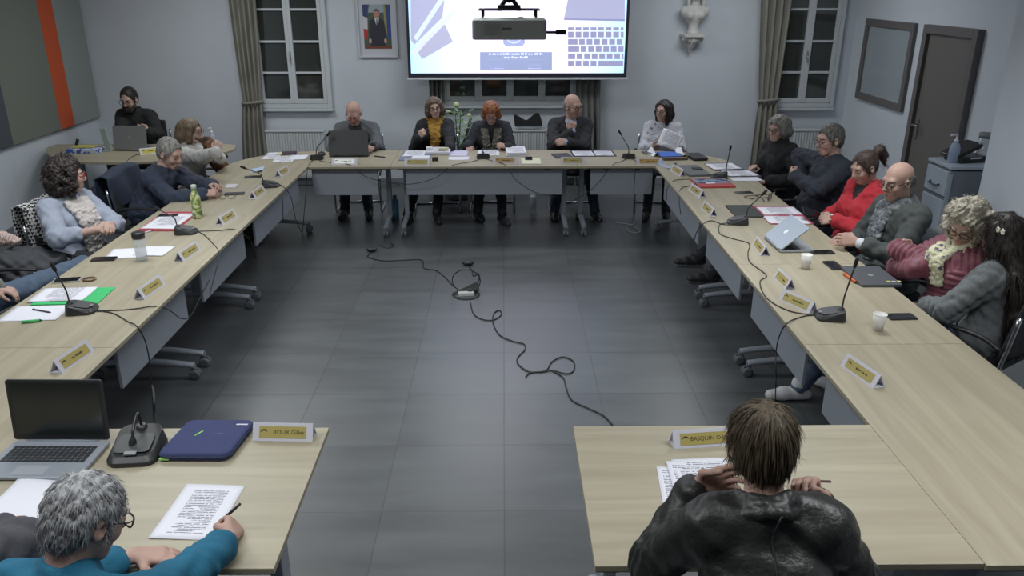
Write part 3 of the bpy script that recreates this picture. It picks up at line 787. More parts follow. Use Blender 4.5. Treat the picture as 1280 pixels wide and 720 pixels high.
RAD = mat('white radiator enamel', (196, 200, 202), rough=.45)
def radiator(label, x0, x1, z0=.12, z1=.70, y=9.93):
    w = x1-x0; root = empty('radiator', ((x0+x1)/2, y, 0), 0, label, 'radiator', 'white panel radiators under the windows')
    def fn(u, v): return ((u-.5)*w, -.05-.006*(1 if (int(u*w/.022) % 2) else -1), z0+(z1-z0)*v)
    m = MB(); n = max(4, int(w/.0333))
    for i in range(n):
        x = -w/2+w*(i+.5)/n; m.box((x, -.045, (z0+z1)/2), (w/n*.62, .018, z1-z0-.05))
    m.box((0, -.03, (z0+z1)/2), (w, .02, z1-z0)); m.build('panel', RAD, root, bevel=.004)
    MB().box((0, -.01, z1), (w+.02, .10, .02)).build('top_grille', RAD, root, bevel=.004)
    b = MB(); b.tube([(w/2-.02, .0, z0+.03), (w/2+.05, .0, z0+.03), (w/2+.05, .0, 0)], .009, 8); b.tube([(-w/2+.1, .0, z0), (-w/2+.1, .09, z0)], .01, 6); b.tube([(w/2-.1, .0, z0), (w/2-.1, .09, z0)], .01, 6); b.build('pipe', RAD, root)
    return root
radiator('white panel radiator under the window left of the laptop man', X_(331, 160, 9.9), X_(404, 160, 9.9))
radiator('white panel radiator behind the red-haired woman and the bald man', X_(640, 160, 9.9), X_(716, 160, 9.9))
radiator('white panel radiator behind the two people nearest the far right corner', X_(992, 165, 9.9), X_(1048, 165, 9.9))

# right wall: door and glazed frame
DK = mat('taupe door paint', (98, 96, 90), rough=.6); DKF = mat('taupe frame paint', (94, 90, 90), rough=.55)
dz = atx(1160, 30, XR).z; dy1 = atx(1158, 60, XR).y; dy0 = atx(1228, 60, XR).y
d = empty('door_1', (XR, (dy0+dy1)/2, 0)); d['kind'] = 'structure'; dw = dy1-dy0
m = MB(); m.box((-.03, -dw/2+.04, dz/2), (.07, .08, dz)); m.box((-.03, dw/2-.04, dz/2), (.07, .08, dz)); m.box((-.03, 0, dz-.04), (.07, dw-.16, .08)); m.build('frame', DKF, d, bevel=.004)
MB().box((-.012, 0, (dz-.08)/2), (.03, dw-.16, dz-.085)).build('door_leaf', DK, d, bevel=.003)
h = MB(); hy_ = dw/2-.15; h.box((-.032, hy_, 1.02), (.010, .045, .2)); h.tube([(-.03, hy_, 1.06), (-.085, hy_, 1.06), (-.085, hy_-.12, 1.06)], .011, 8)
h.build('door_handle', mat('brushed steel', (150, 148, 146), rough=.35, metal=.8), d)
ny1 = atx(1080, 70, XR).y; ny0 = atx(1140, 80, XR).y; nz1 = atx(1118, 26, XR).z; nz0 = atx(1101, 131, XR).z
nb = empty('wall_frame', (XR-.001, (ny0+ny1)/2, nz0), 0, 'taupe framed glazed notice board on the right wall beside the door', 'notice board')
w = ny1-ny0; hh = nz1-nz0; m = MB(); t = .075
m.box((-.02, -w/2+t/2, hh/2), (.04, t, hh)); m.box((-.02, w/2-t/2, hh/2), (.04, t, hh)); m.box((-.02, 0, t/2), (.04, w-2*t, t)); m.box((-.02, 0, hh-t/2), (.04, w-2*t, t)); m.build('frame', DKF, nb, bevel=.004)
MB().box((-.009, 0, hh/2), (.012, w-2*t, hh-2*t)).build('glass_panel', mat('pale board glass', (150, 160, 166), rough=.18, spec=.6), nb)

# left wall: acoustic panel picture
P0 = [atx(-60, 197, XL), atx(8, 179, XL)]
pz0 = .86; pz1 = 2.62
pn = empty('acoustic_panel', (XL+.001, 8.4, pz0), 0, 'large wall panel of taupe, orange and pale grey fabric fields on the left wall', 'wall panel')
ys = [6.9, atx(8, 170, XL).y, atx(70, 155, XL).y, atx(87, 150, XL).y, atx(117, 130, XL).y]
cols_ = [mat('dark slate fabric', (72, 76, 82), rough=.9, bump=.3, bscale=300), mat('taupe fabric', (112, 116, 107), rough=.9, bump=.3, bscale=300), mat('orange fabric', (196, 78, 40), rough=.9, bump=.3, bscale=300), mat('pale grey fabric', (140, 147, 144), rough=.9, bump=.3, bscale=300)]
for i, nm in enumerate(('slate_field', 'taupe_field', 'orange_stripe', 'pale_field')):
    o = MB().box((.03, (ys[i]+ys[i+1])/2-8.4, (pz1-pz0)/2), (.045, ys[i+1]-ys[i]-.004, pz1-pz0)).build(nm, cols_[i], pn, bevel=.004); o['label'] = ('dark slate field', 'taupe field', 'orange vertical stripe', 'pale grey field')[i]
MB().box((.005, (ys[0]+ys[-1])/2-8.4, (pz1-pz0)/2), (.010, ys[-1]-ys[0]+.03, pz1-pz0+.03)).build('backing', mat('grey backing', (110, 112, 125), rough=.8), pn)

# framed portrait
pw = empty('framed_portrait', (aty(471.5, 40, 9.99).x, 10.03, aty(470, 72, 9.99).z), 0, 'white framed portrait photograph of a suited man between flags, left of the screen', 'picture')
W_ = aty(496, 60, 9.99).x-aty(447, 60, 9.99).x; H_ = .70
m = MB(); t = .018
for a in ((0, t/2, W_, t), (0, H_-t/2, W_, t)): m.box((a[0], -.02, a[1]), (a[2], .035, a[3]))
for e in (-1, 1): m.box((e*(W_/2-t/2), -.02, H_/2), (t, .035, H_-2*t))
m.build('frame', mat('white frame', (196, 198, 205), rough=.5), pw, bevel=.003)
MB().box((0, -.010, H_/2), (W_-2*t, .01, H_-2*t)).build('mount', mat('white mount board', (190, 195, 202), rough=.8), pw)
ph = empty('photograph', (0, -.016, H_/2)); ph.parent = pw
def flat(name, poly, c, y, parent=ph, mm=None):
    m = MB(); m.add([Vector((x, y, z)) for x, z in poly], [tuple(range(len(poly)))]); return m.build(name, mm or mat('print '+'%d %d %d' % c, c, rough=.7), parent)
a, b_ = .163, .25
bg = flat('backdrop', [(-a, -b_), (a, -b_), (a, b_), (-a, b_)], (70, 84, 70), 0); bg.parent = pw; bg.location = ph.location
for ch in list(ph.children): ch.parent = pw
bpy.data.objects.remove(ph)
def pflat(name, poly, c, y): return flat(name, poly, c, y, bg)
pflat('sky', [(-.10, .16), (.10, .16), (.08, .25), (-.08, .25)], (150, 165, 175), -.001)
pflat('flag', [(-a, .12), (-.115, .10), (-.10, .25), (-a, .25)], (52, 62, 110), -.001); pflat('flag', [(-a, -.02), (-.115, -.03), (-.11, .10), (-a, .12)], (200, 200, 205), -.001); pflat('flag', [(-a, -.14), (-.12, -.14), (-.115, -.03), (-a, -.02)], (178, 50, 54), -.001)
pflat('flag', [(.115, -.14), (a, -.12), (a, .22), (.13, .25), (.11, .1)], (52, 70, 140), -.001); pflat('flag_fringe', [(.085, .0), (.115, -.10), (.115, .12), (.10, .25), (.085, .25)], (150, 140, 70), -.0012)
pflat('table', [(-a, -.25), (a, -.25), (a, -.21), (-a, -.21)], (110, 60, 46), -.0012)
pflat('suit', [(-.085, -.22), (.085, -.22), (.10, -.05), (.085, .065), (.035, .10), (-.035, .10), (-.085, .065), (-.10, -.05)], (40, 42, 52), -.002)
pflat('shirt', [(0, -.02), (.028, .10), (-.028, .10)], (215, 215, 220), -.003); pflat('tie', [(0, -.05), (.009, -.01), (.005, .09), (-.005, .09), (-.009, -.01)], (30, 32, 44), -.004)
pflat('face', [(.035*math.cos(q), .145+.048*math.sin(q)) for q in np.linspace(0, 2*PI, 20)[:-1]], (178, 130, 110), -.003)
pflat('hair', [(-.036, .155), (-.030, .19), (0, .203), (.030, .19), (.036, .155), (.022, .178), (-.022, .178)], (52, 42, 36), -.004)
for e in (-1, 1): pflat('hand', [(e*.090+.017*math.cos(q), -.16+.028*math.sin(q)) for q in np.linspace(0, 2*PI, 12)[:-1]], (190, 150, 135), -.004)

# projection screen (the projected picture glows)
SY = 9.72
sx0, sx1 = aty(510.5, 96, SY).x, aty(783, 96, SY).x; sz0 = aty(640, 97, SY).z; szp = aty(640, 91.5, SY).z; szt = szp+ (sx1-sx0-.06)*.64
sc = empty('projection_screen', ((sx0+sx1)/2, SY, sz0), 0, 'pull-down projection screen showing a desk picture with a keyboard, on the back wall', 'projection screen')
w = sx1-sx0; bl = mat('black screen border', (22, 24, 40), rough=.7)
MB().box((0, .004, (szt-sz0+.1)/2), (w, .004, szt-sz0+.1)).build('screen_fabric', bl, sc)
MB().box((0, 0, -.012), (w+.03, .03, .024)).build('bottom_bar', mat('white bar', (200, 204, 210), rough=.4), sc, bevel=.004)
MB().box((0, .02, szt-sz0+.16), (w+.2, .12, .12)).build('casing', mat('white casing', (210, 210, 212), rough=.5), sc, bevel=.01)
pm = mat('projected light picture', (244, 226, 246), emit=1.45, rough=.9); N, L, b = nodes(pm)
tc = N.new('ShaderNodeTexCoord'); gr = N.new('ShaderNodeTexGradient'); gr.gradient_type = 'QUADRATIC_SPHERE'
mp = N.new('ShaderNodeMapping'); mp.inputs['Scale'].default_value = (.52, 1, .42); mp.inputs['Location'].default_value = (0, 0, -.18); L.new(tc.outputs['Object'], mp.inputs[0]); L.new(mp.outputs[0], gr.inputs[0])
r = N.new('ShaderNodeValToRGB'); r.color_ramp.elements[0].position = .0; r.color_ramp.elements[0].color = (*srgb((120, 208, 255)), 1); r.color_ramp.elements[1].position = .55; r.color_ramp.elements[1].color = (*srgb((240, 224, 255)), 1)
e = r.color_ramp.elements.new(.16); e.color = (*srgb((190, 226, 255)), 1)
L.new(gr.outputs['Fac'], r.inputs['Fac']); L.new(r.outputs['Color'], b.inputs['Emission Color']); b.inputs['Base Color'].default_value = (.1, .1, .1, 1)
iw = w-.07; ih = szt-szp
pic = MB().add([(-iw/2, -.001, szp-sz0), (iw/2, -.001, szp-sz0), (iw/2, -.001, szt-sz0), (-iw/2, -.001, szt-sz0)], [(0, 1, 2, 3)]).build('projected_picture', pm, sc)
def em(c, s=1.0): return mat('projected %d %d %d' % c, c, emit=s, rough=.9)
def spx(x, y):
    q = aty(x, y, SY); return (q.x-(sx0+sx1)/2, q.z-sz0)
def sq(name, pts, c, y, s=.8):
    o = MB().add([Vector((*spx(*p), y)).xzy for p in pts], [tuple(range(len(pts)))]).build(name, em(c, s), pic)
    return o
PUR = (168, 170, 204); PUR2 = (140, 140, 184)
sq('notebook', [(513, -40), (560, -40), (553, 22), (518, 56), (513.5, 50)], PUR, -.002); sq('notebook', [(522, 66), (555, 28), (566, 52), (528, 74)], (172, 172, 202), -.0022)
sq('pen', [(517, 47), (552, -6), (557, -3), (521, 51)], (196, 210, 240), -.003, 1.); sq('pen', [(514, 66), (567, 11), (571, 15), (518, 69)], (200, 206, 246), -.003, 1.)
sq('laptop_corner', [(705, 23), (716, -30), (781, -30), (781, 26)], PUR, -.002); sq('laptop_edge', [(705, 23), (781, 24), (781, 26.5), (705, 25)], PUR2, -.003)
sq('camera_icon', [(629, 40), (656, 40), (656, 54), (653, 57.5), (632, 57.5), (629, 54)], (160, 168, 214), -.002)
arc = MB(); arc.tube([Vector((*spx(642.5+9*math.cos(a), 46+8*math.sin(a)), -.004)).xzy for a in np.linspace(.1, PI-.1, 14)], .011, 6, flat=.2); arc.build('lens_arc', em((230, 238, 255), 1.1), pic)
sq('caption_box', [(600, 65), (690, 65), (690, 87.5), (600, 87.5)], (146, 158, 198), -.002, .8)
kb = MB()
rows = [(33.5, 4, [(710, 7.5)]), (39, 8, []), (48.5, 8, []), (57.5, 8, []), (66.5, 8, []), (75.5, 8, [])]
def key(x0, x1, y0, y1): kb.add([Vector((*spx(*p), -.002)).xzy for p in ((x0, y0), (x1, y0), (x1, y1), (x0, y1))], [(0, 1, 2, 3)])
for rI, (y, st) in enumerate(((34, 0), (39.5, 0), (48.7, 13), (57.8, 15), (66.8, 10), (75.8, 0))):
    hgt = 4 if rI == 0 else 7.2; x = 710
    if st: key(x, x+st-1, y, y+hgt); x += st+.8
    while x < 779:
        if rI == 5 and x > 745: key(748, 779, y, y+hgt); break
        key(x, min(x+7.3, 779.5), y, y+hgt); x += 9.4
kb.build('keyboard', em((146, 146, 186), .8), pic)
def dashes(y, x0, x1, h, c, seed):
    rs = random.Random(seed); m = MB(); x = x0
    while x < x1:
        ww = rs.uniform(1.0, 2.2); hh = h*rs.choice((.7, .7, 1.))
        m.add([Vector((*spx(*p), -.004)).xzy for p in ((x, y+h), (min(x+ww, x1), y+h), (min(x+ww, x1), y+h-hh), (x, y+h-hh))], [(0, 1, 2, 3)])
        x += ww+rs.choice((.5, .5, .5, 1.8))
    m.build('caption_lettering', em(c, 1.), pic)
dashes(66, 611, 679, 2.6, (220, 228, 255), 1); dashes(70.3, 630, 660, 2.6, (220, 228, 255), 2)
dashes(74.3, 608, 684, .35, (170, 178, 220), 3); dashes(84.8, 614, 630, 1.4, (176, 180, 225), 4); dashes(84.8, 660, 676, 1.4, (176, 180, 225), 5); dashes(80, 660, 677, 2.6, (150, 160, 205), 6); dashes(81, 614, 626, 2.4, (146, 156, 205), 7)

# bust on a bracket
PL = mat('white plaster', (198, 196, 192), rough=.6)
bx_ = aty(868, 30, 9.9); bz = aty(868, 43, 9.9).z
br = empty('wall_bracket', (bx_.x, 10.03, bz), 0, 'carved plaster wall bracket under the bust', 'bracket')
m = MB(); m.prism([(-.14, 0), (-.115, -.2), (.115, -.2), (.14, 0)], -.03, 0); m.build('shelf', PL, br, bevel=.006)
sd = Sdf(.007); c0 = V3(bx_.x, 10.0, bz)
sd.cap(c0+V3(-.09, -.08, -.05), c0+V3(.09, -.08, -.05), .035, k=.02); sd.cap(c0+V3(0, -.08, -.06), c0+V3(-.02, -.03, -.20), .06, .015, k=.03)
sd.cap(c0+V3(-.10, -.06, -.06), c0+V3(-.03, -.03, -.15), .02, .015, k=.02); sd.cap(c0+V3(.10, -.06, -.06), c0+V3(0, -.03, -.15), .02, .015, k=.02)
P, Q = sd.mesh(1); P = P+normals(P, Q)*(wob(P, .03)*.007)[:, None]; P[:, 1] = np.minimum(P[:, 1], 10.03); nmesh('scrolled_corbel', P, Q, PL, br, (bx_.x, 10.03, bz))
bu = empty('bust', (bx_.x, 9.93, bz), 0, 'white plaster bust of a woman on a bracket high on the back wall', 'bust')
sd = Sdf(.008); c0 = V3(bx_.x, 9.93, bz); Cb = c0+V3(.01, -.01, .50); Rb = rot3(172, -5, 0)
sd.cap(c0+V3(0, 0, .02), c0+V3(0, 0, .07), .075, .05, k=.02); sd.cap(c0+V3(0, 0, .07), c0+V3(0, 0, .16), .045, .07, k=.03)
sd.ell(c0+V3(0, 0, .22), (.135, .085, .09), k=.04); sd.cap(c0+V3(-.12, 0, .26), c0+V3(.12, 0, .26), .055, k=.04); sd.cap(c0+V3(0, 0, .28), Cb+V3(0, 0, -.05), .045, k=.03)
for e in (-1, 1): sd.ell(c0+V3(.06*e, -.065, .22), (.05, .045, .05), k=.03)
head_sdf(sd, Cb, Rb, .95)
sd.ell(Cb+V3(0, .01, .06), (.085, .10, .085), k=.02); sd.ell(Cb+V3(0, -.02, .14), (.05, .05, .05), k=.03)
for e in (-1, 1): sd.cap(Cb+V3(.08*e, .02, .0), Cb+V3(.09*e, .0, -.16), .028, .02, k=.02)
P, Q = sd.mesh(1); P[:, 2] = np.maximum(P[:, 2], bz); nmesh('figure', P, Q, PL, bu, c0)

# projector under the ceiling
pr = empty('projector', (aty(636.5, 34, 4.2).x, 4.2, 2.14), 0, 'dark grey projector hanging upside down from a ceiling mount', 'projector')
G1 = mat('projector grey', (150, 154, 152), rough=.55); G2 = mat('black metal', (24, 24, 26), rough=.5, metal=.3)
m = MB(); m.prism(rrect(.36, .29, .02), 0, .092); m.build('body', G1, pr, bevel=.008)
m = MB(); m.tube([(.06, .14, .05), (.06, .175, .05)], .045, 20); m.build('lens', G2, pr)
m = MB()
for i in range(7): m.box((-.12+.012*i, -.147, .05), (.005, .004, .05))
m.build('vent', G1, pr)
MB().box((-.012, -.146, .052), (.045, .002, .010)).build('maker_badge', mat('pale lettering', (84, 86, 88), rough=.6), pr)
m = MB(); zt = .135
for e in (-1, 1):
    m.box((0, e*.07, zt), (.30, .018, .008)); m.box((e*.13, 0, zt), (.018, .16, .008)); m.box((e*.045, 0, zt), (.02, .16, .01))
    for q in (-1, 1): m.tube([(e*.13, q*.07, .10), (e*.13, q*.07, zt)], .007, 6)
m.box((0, 0, zt+.012), (.11, .11, .016)); m.tube([(-.05, 0, zt), (0, 0, zt+.07)], .012, 6); m.tube([(.05, 0, zt), (0, 0, zt+.07)], .012, 6); m.ball((0, 0, zt+.06), .03)
m.tube([(0, 0, zt+.06), (0, 0, 3.0-2.14)], .019, 10); m.lathe((0, 0, 3.0-2.14-.03), [(.06, 0), (.06, .03)], 16); m.build('ceiling_mount', G2, pr)
m = MB(); m.tube(spline([(.17, -.05, .03), (.21, -.05, .03), (.235, -.05, .03)]), .007, 6); m.box((.255, -.05, .03), (.05, .014, .022)); m.build('cable_plug', G2, pr)

# ------------------------------------------------------------------ tables
WOOD = m_wood(); EDGE = mat('pale table edge', (168, 152, 116), rough=.5); EDK = mat('dark edge band', (58, 54, 44), rough=.6)
LEGM = mat('silver grey leg paint', (148, 156, 166), rough=.4, metal=.25); PANEL = mat('grey modesty panel', (138, 144, 154), rough=.6)
WHEEL = mat('grey caster', (92, 96, 102), rough=.5)
def leg_at(root, x, y0=-.29, y1=.34, yc=.10):
    m = MB(); z = .105
    m.box((x, yc, .40), (.045, .085, .60)); m.box((x, .02, .70), (.05, .62, .035))
    def arm(ya, yb): m.tube([(x, ya+(yb-ya)*q, z+.018-.03*q**2.0) for q in np.linspace(0, 1, 8)], [.030-.006*q for q in np.linspace(0, 1, 8)], 10, flat=.75)
    arm(yc, y0); arm(yc, y1)
    o = m.build('leg', LEGM, root, bevel=.004)
    for y in (y0, y1):
        c = MB()
        for e in (-1, 1): c.lathe((x+e*.016, y, .034), [(.018, -.012), (.034, -.010), (.034, .010), (.018, .012)], 18, Matrix.Rotation(PI/2, 3, 'Y'))
        c.tube([(x, y, .034), (x, y, .10)], .012, 8); c.box((x, y, .062), (.022, .05, .02)); c.build('caster', WHEEL, o)
    return o
def table(label, x, y, ln, rot, legs=(-1, 1), panel=True, poly=None, pin=.14, group='beech topped meeting tables', dep=.8, yoff=-.29, px=None):
    t = empty('meeting_table', (x, y, 0), R_(rot), label, 'table', group)
    ol = poly or [(-ln/2+.0015, -dep/2), (ln/2-.0015, -dep/2), (ln/2-.0015, dep/2), (-ln/2+.0015, dep/2)]
    MB().prism(ol, TOP-.022, TOP).build('tabletop', [WOOD], t, bevel=.002)
    sh = [(a*(1-.004/abs(a)) if abs(a) > .1 else a, b*(1-.004/abs(b)) if abs(b) > .1 else b) for a, b in ol]
    MB().prism(sh, TOP-.027, TOP-.0222).build('edge_band', EDK, t)
    for e in legs: leg_at(t, (ln/2-.09)*e if abs(e) == 1 else e)
    if panel:
        a, b = px or (-ln/2+pin, ln/2-pin)
        MB().box(((a+b)/2, -.315, .575), (b-a, .018, .27)).build('modesty_panel', PANEL, t, bevel=.003)
        m = MB()
        for q in (a+.15, b-.15): m.box((q, -.30, .70), (.05, .05, .025))
        m.build('panel_bracket', EDK, t)
    return t
IX0, IX1 = -1.89, 1.467; YN0, YN1 = 1.98, 2.805; YR = 7.665
# right column, nearest first
RX = IX1+.4
table('long side table at the right edge nearest the camera, one wedge name plate on it', RX, (1.97+3.57)/2, 1.6, -90)
table('right side table holding the two paper cups and closed grey laptop', RX, (3.57+4.77)/2, 1.2, -90)
table('right side table in front of the woman in red, holding the half open silver laptop', RX, (4.77+5.97)/2, 1.2, -90)
cl = 8.44-5.97
def corner_poly(sgn):
    # local x runs along the table, far end rounded on the outer side
    r = .78; pts = [(-cl/2, -.4), (cl/2, -.4)]
    for k in range(0, 15):
        a = R_(90*k/14); pts.append((cl/2-r+r*math.cos(a), .4-r+r*math.sin(a)))
    pts.append((-cl/2, .4))
    return pts
cp = corner_poly(1)
# for the right column local +x points to -Y, so the rounded end is mirrored
cpR = [(-a, b) for a, b in cp][::-1]
table('right side table with rounded far corner, in front of the two people in black', RX, (5.97+8.44)/2, cl, -90, poly=cpR, legs=(1, -(cl/2-.50)), px=(-.35, cl/2-.14))
LX = IX0-.4
table('long side table at the left edge nearest the camera, behind the open black laptop', LX, (1.97+3.57)/2, 1.6, 90)
table('left side table with the green folder and a gooseneck microphone on it', LX, (3.57+4.77)/2, 1.2, 90)
table('left side table with the clear shaker bottle and red folder on it', LX, (4.77+5.97)/2, 1.2, 90)
table('left side table with rounded far corner, beside the woman with the dog', LX, (5.97+8.44)/2, cl, 90, poly=cp, legs=(-1, cl/2-.50), px=(-cl/2+.14, .35))
# back row
BY = YR+.4
table('head table in the middle of the back row under the screen', (-1.10+.712)/2, BY, 1.812, 0)
table('short back row table in front of the man with the dark laptop', (IX0-1.10)/2, BY, -1.10-IX0, 0, legs=(1,), px=(-.38, .26))
table('short back row table in front of the woman in the white patterned blouse', (IX1+.712)/2, BY, IX1-.712, 0, legs=(-1,), px=(-.24, .37))
# near row
NY = (YN0+YN1)/2
table('front table at bottom left with laptop sleeve and writing sheet', (IX0-.70)/2, NY, -.70-IX0, 180, dep=YN1-YN0)
table('front table at bottom right in front of the man in the leather jacket', (.272+IX1)/2, NY, IX1-.272, 180, dep=YN1-YN0)

# side desk in the far left corner
sdk = empty('side_desk', (-3.9, 8.35, 0), 0, 'beech side desk with curved ends in the far left corner', 'desk')
pts = [(-4.92, 8.85), (-4.90, 8.62), (-4.62, 8.20), (-4.25, 7.96), (-3.9, 7.89), (-3.55, 7.93), (-3.2, 8.05), (-2.98, 8.28), (-2.88, 8.55), (-2.93, 8.80), (-3.05, 8.85)]
pl = [(p.x+3.9, p.y-8.35) for p in spline([(a, b, 0) for a, b in pts[:-1]], 4)]+[(-3.05+3.9, .5)]
MB().prism(pl[::-1], TOP-.024, TOP).build('desktop', WOOD, sdk, bevel=.002)
for x, y in ((-.55, .05), (.5, .1)):
    m = MB(); m.box((x, y, .37), (.05, .09, .66)); m.box((x, y, .03), (.06, .55, .035)); m.box((x, y, .703), (.06, .5, .024)); m.build('leg', LEGM, sdk, bevel=.004)

# ------------------------------------------------------------------ chairs
CHROME = mat('chrome tube', (190, 192, 196), rough=.18, metal=1.); BLK = mat('black upholstery', (27, 28, 31), rough=.85, bump=.3, bscale=260)
MESHB = mat('grey mesh fabric', (92, 98, 106), rough=.9, bump=.3, bscale=400); PAD = mat('black arm pad', (22, 22, 24), rough=.5)
def make_chair(backm):
    t = empty('conference_chair')
    m = MB(); m.prism(rrect(.46, .44, .06), .425, .475, c=(0, .02, 0)); m.build('seat', BLK, t, bevel=.015)
    def fn(u, v):
        x = (u-.5)*.44*(1-.12*v**3); return (x, -.215-.07*v-.03*math.cos((u-.5)*2.4)+.02, .52+.38*v)
    MB().sheet(fn, 12, 10).build('backrest', backm, t, solid=.022)
    for e in (-1, 1):
        m = MB(); p = [(e*.245, -.275, .80), (e*.25, -.235, .52), (e*.25, -.20, .43), (e*.25, .12, .42), (e*.25, .235, .40), (e*.25, .262, .34), (e*.25, .235, .08), (e*.25, .20, .016), (e*.25, .12, .013), (e*.25, -.24, .013)]
        m.tube(spline(p, 5), .0125, 10)
        m.build('frame_tube', CHROME, t)
        a = MB(); a.tube(spline([(e*.27, -.23, .60), (e*.275, -.12, .645), (e*.275, .08, .65), (e*.27, .19, .635)], 5), .015, 8, flat=.8)
        o = a.build('armrest', PAD, t)
        a = MB(); a.tube(spline([(e*.25, .20, .41), (e*.272, .22, .52), (e*.272, .17, .635)], 5), .011, 8); a.build('arm_support', CHROME, o)
    m = MB(); m.tube([(-.25, -.23, .013), (.25, -.23, .013)], .0125, 10); m.build('rear_bar', CHROME, t)
    return t
_chair = {}
def chair(x, y, yaw, label, kind='black', group='conference chairs around the tables'):
    if kind not in _chair:
        c = make_chair(BLK if kind == 'black' else MESHB); _chair[kind] = c
    else: c = clone(_chair[kind])
    c.location = (x, y, 0); c.rotation_euler = (0, 0, R_(yaw)); tag(c, label, 'chair', group); return c
def seat_for(hip, yaw, label, kind='black', back=.07):
    f = Vector((-math.sin(R_(yaw)), math.cos(R_(yaw))))
    return chair(hip[0]+f.x*back, hip[1]+f.y*back, yaw, label, kind)

# ------------------------------------------------------------------ the people
def cl(name, c, **k): return mat(name, c, rough=k.pop('rough', .9), bump=k.pop('bump', .25), bscale=k.pop('bscale', 180), var=k.pop('var', .10), vscale=k.pop('vscale', 9), **k)
A = lambda v: tuple(v)
def nb(C, yaw, back, z=.555):
    """seat point that lies back metres behind the head"""
    return (C[0]+math.sin(R_(yaw))*back, C[1]-math.cos(R_(yaw))*back, z)
GREYH = hairmat('grey hair', (104, 102, 98), (150, 148, 142), fine=True); DGREYH = hairmat('dark grey hair', (62, 60, 58), (104, 102, 98), fine=True); WHITEH = hairmat('pale grey hair', (150, 144, 140), (190, 186, 182), fine=True)
BROWNH = hairmat('brown hair', (62, 46, 36), (96, 74, 56), fine=True); DARKH = hairmat('dark hair', (26, 22, 21), (52, 44, 40), fine=True); REDH = hairmat('auburn hair', (112, 64, 38), (150, 92, 56), fine=True)
BLONDH = hairmat('ash blond hair', (146, 138, 124), (192, 184, 168)); MOUSE = hairmat('mousy brown hair', (84, 66, 56), (116, 94, 80), fine=True); LBROWN = hairmat('light brown hair', (88, 74, 58), (126, 108, 86), fine=True); CURLD = hairmat('dark curly hair', (30, 25, 24), (58, 48, 44))
PEOPLE = {}

# back row ----------------------------------------------------------
C = aty(442, 141, 8.78); yaw = 182
PEOPLE['laptop_man'] = person('bald man in grey blazer looking down at a dark laptop in the back row', C, nb(C, yaw, .20), yaw, (180, -30, 0), 1.04,
    R=dict(w=A(aty(415, 190, 8.42)), d=(.3, -1, -.1), e=(-.45, .3, -1)), L=dict(w=(-1.37, 8.42, .80), d=(-.35, -1, -.25), n=(-.3, 0, -1), e=(.45, .3, -1), curl=(25, 30, 20)),
    top=dict(m=cl('grey blazer wool', (86, 90, 94)), kind='jacket', name='blazer', i=.018, amp=.006), inner=dict(m=cl('black shirt', (34, 36, 40)), collar='collar'),
    hair=dict(kind='fringe', strands=120, sl=.025), hairm=WHITEH, skin=SKIN2, glasses=GLASR, vox=.0078)
C = aty(543, 134.5, 8.85); yaw = 184
PEOPLE['mustard'] = person('woman in black cardigan with a mustard yellow scarf, sitting in the back row', C, nb(C, yaw, .04), yaw, (190, -4, 6), .97, True,
    R=dict(w=A(aty(524, 172, 8.62)), d=(.55, -.35, .75), n=(.4, .8, -.1), e=(-.4, -.1, -1), curl=(60, 60, 40)), L=dict(w=A(aty(562, 186, 8.42)), d=(-.9, -.4, -.1), e=(.35, .3, -1)),
    legs=dict(R=dict(a=(-1.03, 8.30, .085)), L=dict(a=(-.72, 8.34, .085))), shoes=mat('dark boots', (40, 36, 34), rough=.5),
    top=dict(m=cl('black cardigan', (30, 31, 36)), kind='crew', name='cardigan', i=.016), trousers=cl('black leggings', (32, 32, 36)),
    scarf=dict(m=cl('mustard scarf wool', (156, 116, 44), var=.18), tails=((-.3, .36, 1.25), (.9, .26, 1.)), th=.026), hair=dict(kind='bob', len=.03, w=.096, amp=.003, wl=.05, strands=900, sl=.06, sr=.0016, jit=.14, lift=.02), hairm=MOUSE, glasses=GLAS, vox=.0078)
C = aty(614, 141, 8.72); yaw = 180
PEOPLE['auburn'] = person('woman with short auburn hair and patterned green scarf reading papers in the back row', C, nb(C, yaw, .22), yaw, (180, -32, 0), 1., True,
    R=dict(w=A(aty(585, 181, 8.50)), d=(.25, -.75, -.6), n=(.2, .2, -1), e=(-.4, .3, -1), curl=(15, 25, 20)), L=dict(w=A(aty(634, 184, 8.44)), d=(-.9, -.3, .35), n=(-.2, .4, -.6), e=(.4, .3, -1), curl=(50, 60, 40)),
    legs=dict(R=dict(a=(-.28, 8.42, .085), d=(.3, -1, 0)), L=dict(a=(-.02, 8.26, .085), d=(.45, -1, 0))), shoes=mat('dark trainers', (44, 44, 48), rough=.6),
    top=dict(m=cl('charcoal cardigan', (38, 40, 48)), kind='crew', name='cardigan', i=.018),
    scarf=dict(m=m_blotch('green patterned scarf', (82, 86, 74), (122, 118, 106), 70, third=(104, 92, 84)), tails=((-1.5, .42, 1.4), (1.5, .42, 1.4)), th=.022, drop=.03), hair=dict(kind='bob', len=-.03, w=.088, amp=.003, wl=.05, strands=900, sl=.05, sr=.0016, jit=.14, lift=.02, line=.062), hairm=REDH, glasses=GLAS, skin=SKIN2, vox=.0078)
C = aty(716.5, 132, 8.86); yaw = 182
